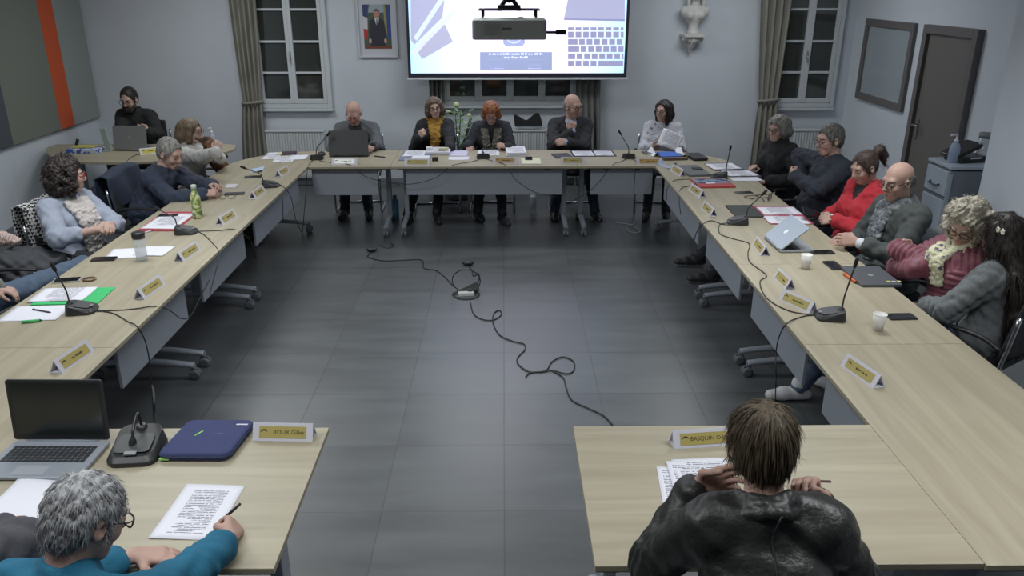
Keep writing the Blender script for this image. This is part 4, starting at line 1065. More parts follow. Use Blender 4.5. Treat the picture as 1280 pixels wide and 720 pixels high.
PEOPLE['chin_man'] = person('bald man in dark blazer and pale blue shirt resting his chin on his hand', C, nb(C, yaw, .05), yaw, (218, -10, 4), 1.04,
    R=dict(w=A(aty(714.5, 162.5, 8.61)+Vector((0, 0, -.02))), d=(.15, .1, 1), n=(0, 1, .2), e=(-.6, -.6, -1), curl=(55, 60, 40), thumb=.2), L=dict(w=A(aty(710, 178, 8.56)), d=(-1, -.1, .05), n=(0, .8, -.5), e=(.6, -.2, -1), curl=(35, 40, 30)),
    legs=dict(R=dict(a=(.55, 8.45, .085)), L=dict(a=(.98, 8.36, .10), d=(.2, -1, 0))), shoes=SHOEB,
    top=dict(m=cl('dark blazer', (40, 41, 45)), kind='jacket', name='blazer', i=.018), inner=dict(m=cl('pale blue shirt', (150, 160, 196), bump=.1), collar='collar'),
    trousers=cl('navy jeans', (44, 52, 72)), hair=dict(kind='fringe', strands=120, sl=.02), hairm=GREYH, skin=SKIN2, glasses=GLAS, vox=.0078)
C = aty(829, 138, 8.80); yaw = 170
PEOPLE['blouse'] = person('woman with dark hair in a white patterned blouse holding up printed sheets', C, nb(C, yaw, .10), yaw, (140, -4, 0), .97, True,
    R=dict(w=A(aty(813, 183, 8.50)), d=(.95, -.2, .1), n=(0, .6, .6), e=(-.4, .2, -1), curl=(40, 50, 40)), L=dict(w=A(aty(848, 184, 8.46)), d=(-.7, -.3, .6), n=(0, -1, .3), e=(.4, .2, -1), curl=(35, 40, 30)),
    legs=dict(R=dict(a=(1.55, 8.42, .085)), L=dict(a=(1.75, 8.40, .085))),
    top=dict(m=m_blotch('white blouse with dark motif', (190, 190, 200), (112, 108, 122), 30, pos=.66, width=.03, detail=1), kind='collar', name='blouse', i=.018), hair=dict(kind='bob', len=.10, w=.082, amp=.002, wl=.05, strands=900, sl=.06, sr=.0014, jit=.10, lift=.0, line=.088), hairm=DARKH, glasses=GLAS, vox=.0078)
# right side --------------------------------------------------------
C = atx(972, 159.5, 2.52); yaw = 112
PEOPLE['turtleneck'] = person('grey-haired woman in a black turtleneck at the far end of the right column', C, nb(C, yaw, .06), yaw, (126, -14, 0), 1., True,
    R=dict(w=A(tp(950, 207, .775)), d=(-1, -.35, -.1), e=(.1, .6, -.8), curl=(15, 20, 15)), L=dict(w=(2.42, 7.18, .70), e=(.6, -.6, -.4)),
    top=dict(m=cl('black knit', (24, 25, 27)), kind='turtle', i=.020, amp=.006), hair=dict(kind='bob', len=-.015, w=.090, amp=.003, wl=.05, strands=1200, sl=.05, sr=.0015, jit=.12, lift=.02, line=.072), hairm=GREYH, glasses=GLAS, vox=.0075)
C = atx(1037, 174, 2.62); yaw = 100
H14 = nb(C, yaw, -.02)
PEOPLE['arms_crossed'] = person('grey-haired man in a navy jumper leaning back with folded arms', C, H14, yaw, (104, -10, 0), 1.03,
    R=dict(w=A(tp(1000, 226, .82)+Vector((.03, .02, 0))), d=(-.35, -1, -.35), n=(.9, -.3, -.2), e=(-.4, .8, -.5), curl=(12, 18, 15)), L=dict(w=(2.36, 6.40, .93), d=(.0, 1, .1), n=(1, 0, 0), e=(-.2, -.9, -.5), curl=(20, 30, 20)),
    legs=dict(R=dict(a=(1.74, 6.86, .085), k=(2.2, 6.6, .52), d=(-1, 0, 0)), L=dict(a=(1.76, 6.42, .085), k=(2.22, 6.3, .52), d=(-1, 0, 0))), shoes=mat('black trainers', (34, 34, 38), rough=.6),
    top=dict(m=cl('navy jumper', (38, 43, 54)), kind='collar', i=.020, amp=.007, name='jumper', sole=True), hair=dict(kind='short', strands=1500, sl=.04, sr=.0014, amp=.002, jit=.12, lift=.02, line=.075), hairm=DGREYH, skin=SKIN2, glasses=GLAS, vox=.007, belly=.03)
C = atx(1080, 208, 2.58); yaw = 102
PEOPLE['red_jacket'] = person('woman with a dark ponytail in a red button-up jacket looking at her phone', C, nb(C, yaw, .02), yaw, (108, -26, 0), 1., True,
    R=dict(w=A(aty(1037, 268, 5.86)), d=(-.9, -.2, -.1), n=(.1, -.7, -.5), e=(.2, .7, -.6), curl=(45, 50, 35)), L=dict(w=A(aty(1044, 275, 5.62)), d=(-.9, .3, -.05), n=(0, .8, -.5), e=(.2, -.7, -.6), curl=(45, 50, 35)),
    top=dict(m=cl('red jacket wool', (180, 38, 50), var=.06), kind='jacket', name='jacket', i=.018, v=.60, amp=.005), inner=dict(m=cl('black top', (26, 26, 30)), collar='crew'),
    hair=dict(kind='pony', strands=1500, sl=.07, sr=.0013, amp=.001, line=.084, jit=.07, lift=.0), hairm=hairmat('dark brown pulled back hair', (48, 38, 34), (82, 66, 58)), vox=.0068)
C = atx(1122, 226, 2.56); yaw = 100
PEOPLE['scarf_man'] = person('bald man with glasses in a dark grey wool coat and grey checked scarf', C, nb(C, yaw, .05), yaw, (110, -14, 0), 1.03,
    R=dict(w=A(aty(1062, 302, 5.16)), d=(-.95, .2, .0), n=(.1, .5, -.7), e=(.2, .7, -.7), curl=(35, 45, 30)), L=dict(w=A(aty(1072, 303, 5.0)), d=(-.95, .35, .12), n=(.2, .7, -.4), e=(.3, -.8, -.6), curl=(30, 40, 30)),
    top=dict(m=cl('charcoal wool coat', (62, 66, 66)), kind='jacket', name='coat', i=.022, amp=.006, long=.5, sleeve=.86), inner=dict(m=cl('white shirt', (206, 206, 216), bump=.1), collar='collar'),
    scarf=dict(m=m_check('grey checked scarf', (128, 132, 136), (88, 94, 100), 14), tails=((-.4, .40, 1.3), (1.1, .36, 1.1)), th=.028), hair=dict(kind='fringe', strands=200, sl=.010, sr=.0015, fs=.94), hairm=DGREYH, glasses=GLAS, skin=SKIN2, vox=.0066)
C = atx(1208, 281, 2.60); yaw = 105
PEOPLE['puffer'] = person('woman with curly ash blond hair in a burgundy quilted jacket, arms folded', C, nb(C, yaw, .02), yaw, (128, -26, -6), 1., True,
    R=dict(w=(2.40, 4.40, .84), d=(.75, -.6, .0), n=(.6, .7, 0), e=(-.3, .9, -.6), curl=(60, 60, 40)), L=dict(w=(2.38, 4.62, .89), d=(.75, .6, .0), n=(.6, -.7, 0), e=(-.5, -.8, -.8), curl=(60, 60, 40)),
    top=dict(m=cl('burgundy quilted nylon', (112, 50, 66), rough=.55, bump=.1, sheen=.2), kind='collar', name='quilted_jacket', i=.022, th=.006, puff=.034, amp=.004), inner=dict(m=cl('black top', (26, 26, 30))),
    trousers=m_blotch('black and white print', (196, 196, 200), (40, 40, 44), 42, width=.03, detail=1), scarf=dict(m=m_blotch('cream patterned scarf', (206, 204, 170), (86, 84, 112), 26, pos=.60, width=.02, third=(120, 70, 84)), tails=((.0, .20, 1.3), (1.3, .14, 1.2)), th=.030),
    hair=dict(kind='curly', w=.118, down=.075, n=120, amp=.008, strands=1500, sl=.04, sr=.0016, curl=.6, jit=.5, lift=.15), hairm=BLONDH, glasses=GLAS, skin=SKIN2, vox=.0066)
C = atx(1251, 292, 2.70); yaw = 34
PEOPLE['long_hair'] = person('woman with very long dark wavy hair in a grey jumper, seen from behind', C, nb(C, yaw, .04), yaw, (42, -12, 0), 1.02, True,
    R=dict(w=(2.66, 4.50, .63), e=(.6, .2, -.6)), L=dict(w=tuple(atx(1182, 388, 2.42)+Vector((.02, .22, -.07))), d=(-.2, .9, -.2), E=tuple(atx(1182, 388, 2.42))),
    legs=dict(L=dict(a=(2.10, 4.42, .085)), R=dict(a=(1.80, 4.36, .085), k=(2.22, 4.50, .54), d=(-1, 0, 0))), shoes=SHOEW,
    top=dict(m=cl('heather grey jumper', (98, 102, 104), var=.16, vscale=60), kind='crew', name='jumper', i=.024, amp=.008), trousers=JEANS,
    hair=dict(kind='long', len=.46, amp=.006, wl=.09, dx=.0, strands=6000, sl=.16, sr=.0013, curl=.18, jit=.07, lift=.0, sink=.05, down_w=4), hairm=DARKH, vox=.0066)
# left side ---------------------------------------------------------
C = aty(161, 123.5, 9.2); yaw = 172
PEOPLE['beard_man'] = person('bearded man in a black turtleneck working at the side desk in the far left corner', C, nb(C, yaw, .12), yaw, (174, -22, 0), 1.04,
    R=dict(w=A(aty(152, 176, 8.72)), d=(.2, -1, -.2), e=(-.5, .2, -1)), L=dict(w=A(aty(187, 165, 8.82)), d=(-.85, -.3, .35), n=(-.2, 1, 0), e=(.5, .2, -1), curl=(30, 35, 25)),
    top=dict(m=cl('black roll neck', (27, 28, 29)), kind='turtle', i=.018), hair=dict(kind='short', strands=300, sl=.02, amp=.003, line=.09), hairm=DARKH, beard=DARKH, glasses=GLAS, vox=.0078)
C = atx(239, 163, -2.98); yaw = -84
PEOPLE['dog_woman'] = person('woman with brown shoulder-length hair in a white jumper holding a small dog', C, nb(C, yaw, .05), yaw, (-92, -8, 0), 1., True,
    R=dict(w=A(atx(271, 190, -2.56)), d=(.15, .5, .8), n=(-.3, .6, 0), e=(.5, -.4, -1), curl=(35, 40, 30)), L=dict(w=A(atx(276, 198, -2.66)), d=(.1, -.6, .7), n=(-.3, -.6, 0), e=(.2, .7, -.8), curl=(35, 40, 30)),
    top=dict(m=cl('cream white jumper', (188, 186, 182)), kind='crew', i=.018), hair=dict(kind='bob', len=.075, w=.086, amp=.002, wl=.06, strands=1400, sl=.07, sr=.0014, jit=.08, lift=.0, line=.072), hairm=LBROWN, glasses=GLAS, vox=.0072)
C = atx(213, 191, -2.80); yaw = -92
PEOPLE['navy_man'] = person('man with short grey hair in a navy jumper leaning on the left table', C, nb(C, yaw, .26), yaw, (-112, -24, 0), 1.05,
    R=dict(w=A(tp(254, 243, .785)), d=(.9, .35, .1), n=(0, .5, -.8), e=(-.1, -.8, -.7), curl=(55, 60, 40)), L=dict(w=A(tp(262, 240, .80)+Vector((-.05, .22, 0))), d=(.8, -.6, .1), n=(0, -.6, -.6), e=(-.2, .8, -.6), curl=(45, 55, 40)),
    top=dict(m=cl('dark navy jumper', (42, 50, 68)), kind='crew', i=.020, amp=.007, name='jumper'), hair=dict(kind='short', strands=1500, sl=.035, sr=.0014, amp=.002, jit=.16, lift=.03, line=.078), hairm=GREYH, skin=SKIN2, vox=.007, belly=.03)
C = atx(86, 219, -3.06); yaw = -112
PEOPLE['curly_woman'] = person('woman with dark curly hair, pale blue shirt and beige scarf, hands clasped', C, nb(C, yaw, .03), yaw, (-66, -6, 0), 1., True,
    R=dict(w=A(atx(122, 287, -2.80)), d=(.85, .5, .1), n=(0, .8, -.4), e=(-.1, -.9, -.6), curl=(45, 50, 35)), L=dict(w=A(atx(137, 282, -2.76)), d=(.4, -.8, .05), n=(-.3, -.3, -.9), e=(.1, .9, -.6), curl=(45, 50, 35)),
    top=dict(m=cl('pale blue shirt cotton', (152, 160, 178), bump=.15), kind='collar', name='shirt', i=.016, sleeve=.70, amp=.006, th=.006), scarf=dict(m=m_stripe('beige striped scarf', [(198, 190, 186), (172, 164, 162), (206, 200, 196)], 16, 'DIAGONAL'), tails=((-1., .42, 1.8), (1., .42, 1.8)), th=.026, drop=.02),
    hair=dict(kind='curly', w=.118, down=.14, n=170, amp=.008, strands=1500, sl=.035, sr=.0018, curl=.6, jit=.5, lift=.15), hairm=CURLD, glasses=GLASR, vox=.0068)
C = atx(-40, 262, -3.55); yaw = -70
PEOPLE['jeans'] = person('person in blue jeans with crossed legs, cut off by the left edge', (-3.42, 4.30, 1.10), (-3.36, 4.32, .555), -62, (-64, -6, 0), 1.02,
    R=dict(w=(-3.02, 4.16, .68), e=(-.2, -.9, -.4)), L=dict(w=(-3.1, 4.62, .66), e=(.1, .9, -.4)),
    legs=dict(R=dict(a=(-2.52, 4.62, .30), k=tuple(atx(104, 332, -2.86))), L=dict(a=(-2.75, 4.46, .085))),
    top=dict(m=cl('taupe grey jumper', (112, 112, 106)), kind='crew', i=.022, amp=.008, name='jumper'), trousers=JEANS, hair=dict(kind='short', strands=150), hairm=BROWNH, vox=.0085)
# near row ----------------------------------------------------------
C = aty(110, 645, 1.72); yaw = -14
PEOPLE['writer'] = person('grey-haired man with glasses in a teal fleece writing on a sheet, seen from behind', C, (C.x-.10, C.y-.28, .555), yaw, (-36, -30, 0), .95,
    R=dict(w=A(tp(287, 672, .785)), d=(-.12, .9, -.12), n=(-.75, 0, -.6), e=(.6, -.6, -.8), curl=(42, 50, 30), thumb=.85), L=dict(w=A(tp(168, 694, .772)), d=(1, .12, -.10), n=(0, 0, -1), e=(-.8, -.3, -.3), curl=(8, 14, 10), spread=.9, thumb=.1),
    top=dict(m=cl('teal fleece', (16, 92, 122), var=.08, bscale=300, bump=.35), kind='turtle', name='fleece', i=.017, amp=.006, sleeve=.86), hair=dict(kind='short', strands=9000, sl=.030, sr=.0010, amp=.004, line=.078, jit=.22, lift=.0, sink=.08, curl=.12), hairm=hairmat('silver grey hair', (136, 136, 138), (172, 172, 174), fine=True), skin=SKIN2, glasses=GLAS, vox=.0052)
PEOPLE['sleeve'] = person('person in a dark grey jumper cut off by the bottom left corner', (-1.62, 1.78, 1.20), (-1.66, 1.38, .555), -10, (-10, -20, 0), 1.05,
    R=dict(w=A(tp(8, 668, .785)), d=(-.3, .9, -.1), E=(-1.40, 1.93, .875)),
    top=dict(m=cl('dark grey jumper', (66, 66, 72), var=.14, vscale=40), kind='crew', i=.022, amp=.008, name='jumper'), hair=dict(kind='short', strands=150), hairm=BROWNH, vox=.007)
C = aty(950, 551, 1.84); yaw = 0
LEA = mat('black leather', (30, 31, 30), rough=.42, spec=.45, var=.10, vscale=18, bump=.3, bscale=70)
PEOPLE['leather'] = person('man with brown hair in a black leather jacket, seen from behind', C, (C.x+.0, C.y-.36, .555), yaw, (4, -12, 0), .97,
    R=dict(w=A(aty(1018, 626, 1.90)), d=(-.45, -.1, .85), n=(-.5, -.8, 0), e=(.55, -.1, -1), curl=(55, 55, 40)), L=dict(w=A(aty(868, 612, 1.92)), d=(.85, -.05, .45), n=(.1, -.9, .2), e=(-.55, -.1, -1), curl=(15, 22, 18)),
    top=dict(m=LEA, kind='stand', name='leather_jacket', i=.018, amp=.007, wl=.14, crease=.006, th=.004, sleeve=.96), hair=dict(kind='short', strands=9000, sl=.065, sr=.0010, amp=.002, jit=.07, lift=.0, sink=.06, line=.07, down_w=1.8), hairm=hairmat('dark brown hair', (62, 53, 41), (98, 84, 66), fine=True), skin=SKIN2, vox=.0052, sw=.95)
for k, kind, lab in (('laptop_man', 'black', 'chrome framed chair under the man with the dark laptop'), ('mustard', 'black', 'chrome framed chair under the woman with the mustard scarf'), ('auburn', 'black', 'chrome framed chair under the auburn-haired woman'),
        ('chin_man', 'black', 'chrome framed chair under the bald man resting his chin'), ('blouse', 'black', 'black backed chair behind the woman in the white blouse'), ('turtleneck', 'black', 'chair under the woman in the black turtleneck'),
        ('arms_crossed', 'black', 'chair under the man with folded arms'), ('red_jacket', 'black', 'chair under the woman in the red jacket'), ('scarf_man', 'mesh', 'grey mesh backed chair under the bald man with the checked scarf'),
        ('puffer', 'black', 'chair under the woman in the burgundy jacket'), ('long_hair', 'black', 'black chair under the woman with very long hair'), ('beard_man', 'black', 'chair at the side desk under the bearded man'),
        ('dog_woman', 'black', 'chair under the woman with the dog'), ('navy_man', 'black', 'chair under the man leaning on the left table'), ('curly_woman', 'black', 'chair with black arm pads under the curly-haired woman'),
        ('jeans', 'black', 'chair under the person in jeans at the left edge'), ('writer', 'black', 'chair under the man in the teal fleece'), ('sleeve', 'black', 'chair under the person in the bottom left corner'), ('leather', 'black', 'chair under the man in the leather jacket')):
    r, j = PEOPLE[k]; fw_ = j['fwd']; yw = math.degrees(math.atan2(-fw_[0], fw_[1])); o_ = seat_for(j['H'], yw, lab, kind); o_.location.y += {'puffer': .10, 'long_hair': -.07}.get(k, 0)

# centre back seam of the leather jacket
r, j = PEOPLE['leather']; pts = []
for q in np.linspace(.97, .15, 14):
    c = j['H']+(j['Nk']-j['H'])*q; d_ = j['topP']-c; k_ = (np.abs(d_@j['rs']) < .012) & (np.abs(d_@j['sd']) < .014)
    if k_.any(): p_ = j['topP'][k_]; p_ = p_[np.argmin((p_-c)@j['fwd'])]; pts.append(Vector(p_-j['off']))
MB().tube(spline(pts, 3), .0035, 6).build('back_seam', mat('dark seam leather', (20, 21, 21), rough=.5), r)

# buttons of the red jacket and the flower clip in the long hair
r, j = PEOPLE['red_jacket']
for q in (.52, .40, .28):
    c = j['H']+(j['Nk']-j['H'])*q; d_ = j['topP']-c; k_ = (np.abs(d_@j['rs']) < .014) & (np.abs(d_@j['sd']) < .014); p_ = j['topP'][k_]; p_ = p_[np.argmax((p_-c)@j['fwd'])]
    MB().ball(Vector(p_-j['off']), (.012, .012, .012), n=12).build('button', mat('pale metal button', (206, 196, 180), rough=.3, metal=.5), r)
r, j = PEOPLE['long_hair']
hc = [c for c in r.children if c.name.startswith('hair')][0]; vv = np.empty(len(hc.data.vertices)*3); hc.data.vertices.foreach_get('co', vv); vv = vv.reshape(-1, 3)+j['off']
tgt = atx(1252, 288, 2.82); dd = np.array((atx(1252, 288, 2.0)-tgt).normalized()); w_ = vv-np.array(tgt); lat = np.linalg.norm(w_-np.outer(w_@dd, dd), axis=1); kk = lat < .012
p_ = vv[kk][np.argmax((vv[kk]-np.array(tgt))@dd)] if kk.any() else np.array(tgt)
for o in (-.022, .022):
    m = MB(); c = Vector(p_-j['off'])+Vector(dd)*.004+Vector((0, o, 0))
    for a_ in range(5): m.ball(c+Vector((0, .010*math.cos(a_*1.257), .010*math.sin(a_*1.257))), (.005, .008, .008), n=8)
    m.ball(c+Vector(dd)*.004, .005, n=8, mi=1); m.build('flower_clip', [mat('white petals', (222, 218, 206), rough=.5), mat('yellow clip centre', (190, 160, 60), rough=.5)], r)

# ------------------------------------------------------------------ things on the tables
WHITE = m_paper('plain white paper', 0); PRT = m_paper('printed white paper', 1); PRT2 = m_paper('printed form', 2)
def quad_frame(q, z=TOP):
    p = [tp(x, y, z) for x, y in q]; c = sum(p, Vector())/4
    e1 = ((p[1]-p[0])+(p[2]-p[3]))/2; e2 = ((p[3]-p[0])+(p[2]-p[1]))/2
    return c, math.atan2(e1.y, e1.x), e1.length, e2.length
def sheet(label, q, m=None, z=.001, cat='paper', name='sheet_of_paper', group=None, thick=.0008, size=None, curl=.002):
    c, a, w, h = quad_frame(q, TOP+z)
    if size: w, h = size
    rs = random.Random(int(q[0][0]*7+q[0][1])); s1, s2 = rs.uniform(0, 6), rs.uniform(1, 3)
    def fn(u, v): return ((u-.5)*w, (v-.5)*h, curl*(math.sin(u*s2*2+s1)*.5+.5)*(abs(v-.5)*2)**2+thick/2)
    o = MB().sheet(fn, 10, 10).build(name, m or PRT, None, loc=c, rot=(0, 0, a), solid=thick)
    return tag(o, label, cat, group)
def slab(name, label, cat, q, h, m, z=.0005, r=.008, size=None, group=None, parts=None, bevel=.0015):
    """a flat rounded thing: phone, closed laptop, folder"""
    c, a, w, d = quad_frame(q, TOP+z)
    if size: w, d = size
    t = empty(name, c, a, label, cat, group)
    MB().prism(rrect(w, d, min(r, w/3, d/3)), 0, h).build('body' if name != 'folder' else 'cover', m, t, bevel=min(bevel, h*.3))
    if parts: parts(t, w, d, h)
    return t
GLS = mat('dark phone glass', (18, 19, 22), rough=.12, spec=.6); PHB = mat('black phone body', (28, 28, 31), rough=.4)
def scr(t, w, d, h): MB().prism(rrect(w*.92, d*.95, .006), h, h+.0006).build('screen', GLS, t)
def phone(label, q, m=None, size=(.075, .150), g='phones lying on the tables'): return slab('smartphone', label, 'phone', q, .008, m or PHB, size=size, group=g, parts=scr)
def box4(x0, y0, x1, y1): return [(x0, y1), (x1, y1), (x1, y0), (x0, y0)]

# name plates: white wedges with a gold strip
GOLD = mat('gold plate', (172, 156, 88), rough=.5); PLW = mat('white plate card', (205, 203, 214), rough=.45); INK = mat('dark engraving', (48, 42, 30), rough=.6); PEND = mat('plate end shadow', (110, 96, 92), rough=.7)
def name_plate(label, p1, p2, words=None, flip=False, ln=None, gold=GOLD, h=.062, group='wedge name plates'):
    a, b = tp(*p1), tp(*p2); d = b-a; L = ln or min(.25, max(.19, d.length)); yaw = math.atan2(d.y, d.x)
    nrm = Vector((math.sin(yaw), -math.cos(yaw), 0))       # towards the reader (local -Y)
    c = (a+b)/2-nrm*.032
    t = empty('name_plate', c+Vector((0, 0, .0005)), yaw, label, 'name plate', group)
    D = .032; tt = .0045; m = MB()
    for e in (-1, 1):
        m.add([(-L/2, e*D, 0), (L/2, e*D, 0), (L/2, e*.002, h), (-L/2, e*.002, h), (-L/2, e*(D-tt), 0), (L/2, e*(D-tt), 0), (L/2, 0, h-tt), (-L/2, 0, h-tt)],
              [(0, 1, 2, 3) if e < 0 else (3, 2, 1, 0), (7, 6, 5, 4) if e < 0 else (4, 5, 6, 7), (0, 3, 7, 4), (1, 5, 6, 2), (0, 4, 5, 1), (3, 2, 6, 7)])
    m.box((0, 0, .0012), (L, 2*D-.004, .0022)); m.build('wedge', PLW, t)
    tilt = math.atan2(D-.002, h); hh = math.hypot(D-.002, h)
    for e in (-1, 1):
        ang = PI/2-tilt
        f = empty('tmp'); bpy.data.objects.remove(f)
        M = Matrix.Rotation(0 if e < 0 else PI, 4, 'Z') @ Matrix.Translation((0, -(D+.002)/2-.0006, h/2)) @ Matrix.Rotation(ang, 4, 'X')
        g = MB().prism(rrect(L*.78, hh*.66, .001, 1), 0, .0008).build('gold_strip', gold, t); g.matrix_local = M
        k = MB(); x0 = -L*.31
        k.tube([(x0+.013*math.cos(q), -.002+.011*math.sin(q), .001) for q in np.linspace(.35, PI-.15, 9)], [.0008, .0022, .003, .0034, .0034, .003, .0024, .0018, .0006], 5, flat=.3); k.build('emblem', INK, g)
        if words: text(words, .0225, INK, g, (.024 if len(words) < 12 else .018, 0, .0010), (0, 0, 0))
        else:
            rs = random.Random(int(p1[0]*13+p1[1])); k = MB(); x = -L*.10
            while x < L*.24:
                w = rs.uniform(.004, .008); k.box((x+w/2, 0, .001), (w, rs.choice((.007, .010)), .0008)); x += w+rs.choice((.002, .002, .008))
            k.build('lettering', INK, g)
    return t
S = name_plate
S('name plate at the far end of the left column, by the corner papers', (351.5, 221.5), (363, 214.5))
S('name plate beside the far left gooseneck microphone', (320, 249), (333, 239.5))
S('name plate in front of the green patterned bottle', (279.5, 281.5), (297, 270.5))
S('name plate in front of the clear shaker bottle', (228.6, 328), (253, 311.5))
S('name plate between the green folder and the inner table edge', (180.5, 374.5), (207.5, 355.5))
S('name plate behind the open black laptop at the left', (78, 467), (119, 439))
S('pale glossy name plate in front of the dark laptop', (414.4, 206), (446.5, 206), gold=mat('pale glossy strip', (186, 188, 180), rough=.2))
S('name plate in front of the woman with the mustard scarf', (505, 207), (538, 207))
S('orange-gold name plate in front of the auburn-haired woman', (616, 204.5), (646.5, 205), gold=mat('orange gold strip', (176, 138, 76), rough=.45))
S('name plate in front of the bald man resting his chin', (701, 205), (731.5, 205))
S('name plate in front of the woman in the white blouse', (796, 206), (827.5, 206), gold=mat('amber gold strip', (178, 140, 66), rough=.45))
S('name plate beside the closed grey laptop in the far right corner', (836.7, 213), (850.5, 221))
S('name plate beside the red and blue magazine', (858, 237), (876, 248.5))
S('name plate at the inner edge beside the black slate folder', (875.5, 260), (887, 271))
S('name plate beside the half open silver laptop', (939.4, 305.7), (950.5, 320))
S('smaller turned name plate left of the first paper cup', (966, 347), (981, 362))
S('name plate touching the cable of the near right microphone', (972.5, 375), (1011, 392.5))
S('name plate nearest the camera on the right column', (1049.6, 457.5), (1091, 486))
S('name plate reading ROUX Gilles at the corner of the front left table', (313, 551), (393, 552.5), 'ROUX Gilles', ln=.235)
S('name plate reading BASQUIN in front of the man in leather', (838.5, 562), (925, 556.5), 'BASQUIN Odile', ln=.25)
S('small yellow and white name plate on the side desk', (176, 194), (200, 191.5), gold=mat('yellow strip', (190, 180, 70), rough=.5))

# gooseneck microphones
MB_ = mat('black microphone plastic', (34, 35, 37), rough=.4); MBG = mat('dark grey microphone top', (58, 60, 62), rough=.45); CAB = mat('black cable rubber', (26, 25, 26), rough=.5); FOAM = mat('black foam', (20, 20, 21), rough=.95)
def mic(label, base, yaw, head, plane='y', off=0., cables=(), s=1.):
    p = tp(*base)+Vector((0, 0, .0005))
    t = empty('gooseneck_microphone', p, R_(yaw), label, 'microphone', 'conference microphones on the tables'); t.scale = (s, s, s)
    # wedge base: speaker side is local -Y
    m = MB(); o = rrect(.135, .150, .035); k = len(o)
    lo = [(x, y, 0) for x, y in o]; mid = [(x, y, .012) for x, y in o]; hi = [(x*.86, y*.86+.004, .024+.030*(y+.075)/.15) for x, y in o]
    m.add(lo+mid+hi, [tuple(range(k))[::-1], tuple(range(2*k, 3*k))]+[(r*k+i, r*k+(i+1)%k, (r+1)*k+(i+1)%k, (r+1)*k+i) for r in (0, 1) for i in range(k)])
    m.build('base', MB_, t, bevel=.002)
    g = MB(); tl = math.atan(.030/.15); g.prism(rrect(.095, .075, .015), 0, .0015, M=Matrix.Rotation(tl, 3, 'X'), c=(0, -.012, .0385)); g.build('speaker_grille', MBG, t)
    b = MB(); b.box((0, -.052, .0315), (.032, .016, .004)); b.build('talk_button', mat('grey button', (120, 122, 126), rough=.5), t)
    hp = (aty(*head, p.y+off) if plane == 'y' else atx(*head, p.x+off)) if len(head) == 2 else Vector(head)
    lp = Matrix.Rotation(-R_(yaw), 3, 'Z') @ ((hp-p)/s); s0 = Vector((0, .055, .048))
    d = lp-s0; pts = spline([s0, s0+Vector((0, 0, .05))+d*.10, s0+d*.55+Vector((0, 0, .02)), lp-d.normalized()*.03], 6)
    MB().tube(pts, .0045, 8).build('gooseneck', MB_, t)
    n = (pts[-1]-pts[-3]).normalized(); h = MB(); h.tube([pts[-1], pts[-1]+n*.012, pts[-1]+n*.045, pts[-1]+n*.055], [.006, .0105, .0105, .006], 10); h.build('microphone_head', FOAM, t)
    MB().lathe(s0-Vector((0, 0, .01)), [(.017, 0), (.017, .012), (.010, .022)], 16).build('collar', MB_, t)
    for c in cables:
        pl = [Matrix.Rotation(-R_(yaw), 3, 'Z') @ ((Vector(q)-p)/s) for q in c]
        MB().tube(spline([Vector((0, .07, .012))]+pl, 7), .0034, 6).build('cable', CAB, t)
    return t
T_ = lambda x, y: tp(x, y, TOP+.004)
EL = lambda x, y: atx(x, y, IX0+.012); ER = lambda x, y: atx(x, y, IX1-.012); EB = lambda x, y: aty(x, y, YR-.015)
fl = lambda x, y: atz(x, y, .006)
mic('gooseneck microphone beside the green folder on the left', (103, 389), 100, (67, 333), cables=([T_(135, 390), T_(160, 402), T_(171, 408), EL(182, 428), EL(188, 460), EL(191, 500), fl(194, 560)], [T_(140, 388), T_(168, 386), T_(194, 383), EL(212, 388), EL(226, 398), EL(238, 395), EL(250, 372), EL(262, 350)]))
mic('gooseneck microphone between the green patterned bottle and the red folder', (233, 291), 100, (197, 259), cables=([T_(248, 290), T_(264, 302), EL(274, 318), EL(268, 345), EL(262, 368)], [T_(248, 289), T_(275, 288), T_(294, 287), EL(312, 300), EL(320, 322)]))
mic('gooseneck microphone near the far end of the left column', (338, 233), 105, (304, 208), cables=([T_(349, 231), T_(357, 236), EL(364, 248), EL(370, 275), fl(378, 292)], [T_(349, 230), EL(353, 246), EL(354, 275)]))
mic('gooseneck microphone at the corner left of the dark laptop', (396, 198.5), 190, (410, 167), cables=([T_(388, 203), EL(384, 215), aty(382, 245, YR-.1), fl(378, 290)], [T_(405, 202), T_(425, 204), T_(438, 206.5), aty(460, 222, YR-.02), aty(500, 231, YR-.02)]))
mic('microphone in front of the auburn-haired woman', (604, 197), 180, tuple(aty(604, 190, 8.2)), cables=([T_(590, 202), T_(565, 207), EB(545, 222), EB(515, 230), EB(490, 228)], [T_(618, 202), T_(632, 206.5), EB(645, 225), EB(668, 240), EB(700, 247)]))
mic('gooseneck microphone right of the bald man resting his chin', (786, 197), 170, (775, 165), cables=([T_(776, 202), T_(766, 206), EB(750, 226), EB(735, 240), EB(715, 252)], [T_(795, 202), EB(794, 215), EB(792, 242)]))
mic('gooseneck microphone in the far right corner beside the magazine', (899, 222), -105, (913, 185), cables=([T_(885, 224), T_(856, 224), T_(842, 226), ER(834, 236), ER(833, 250)], [T_(884, 226), T_(862, 232), T_(851, 236), ER(849, 250), ER(851, 268)]))
mic('gooseneck microphone between the black slate folder and the silver laptop', (922, 279), -100, (955, 240), cables=([T_(908, 281), T_(890, 276), T_(880, 279), ER(871, 290), ER(868, 300)], [T_(906, 279), T_(899, 282), T_(900, 292), T_(915, 298), T_(934, 303), T_(937, 308), T_(935, 316), T_(938, 328), T_(958, 344), T_(950, 352), T_(958, 372), T_(985, 388), T_(1018, 394)]))
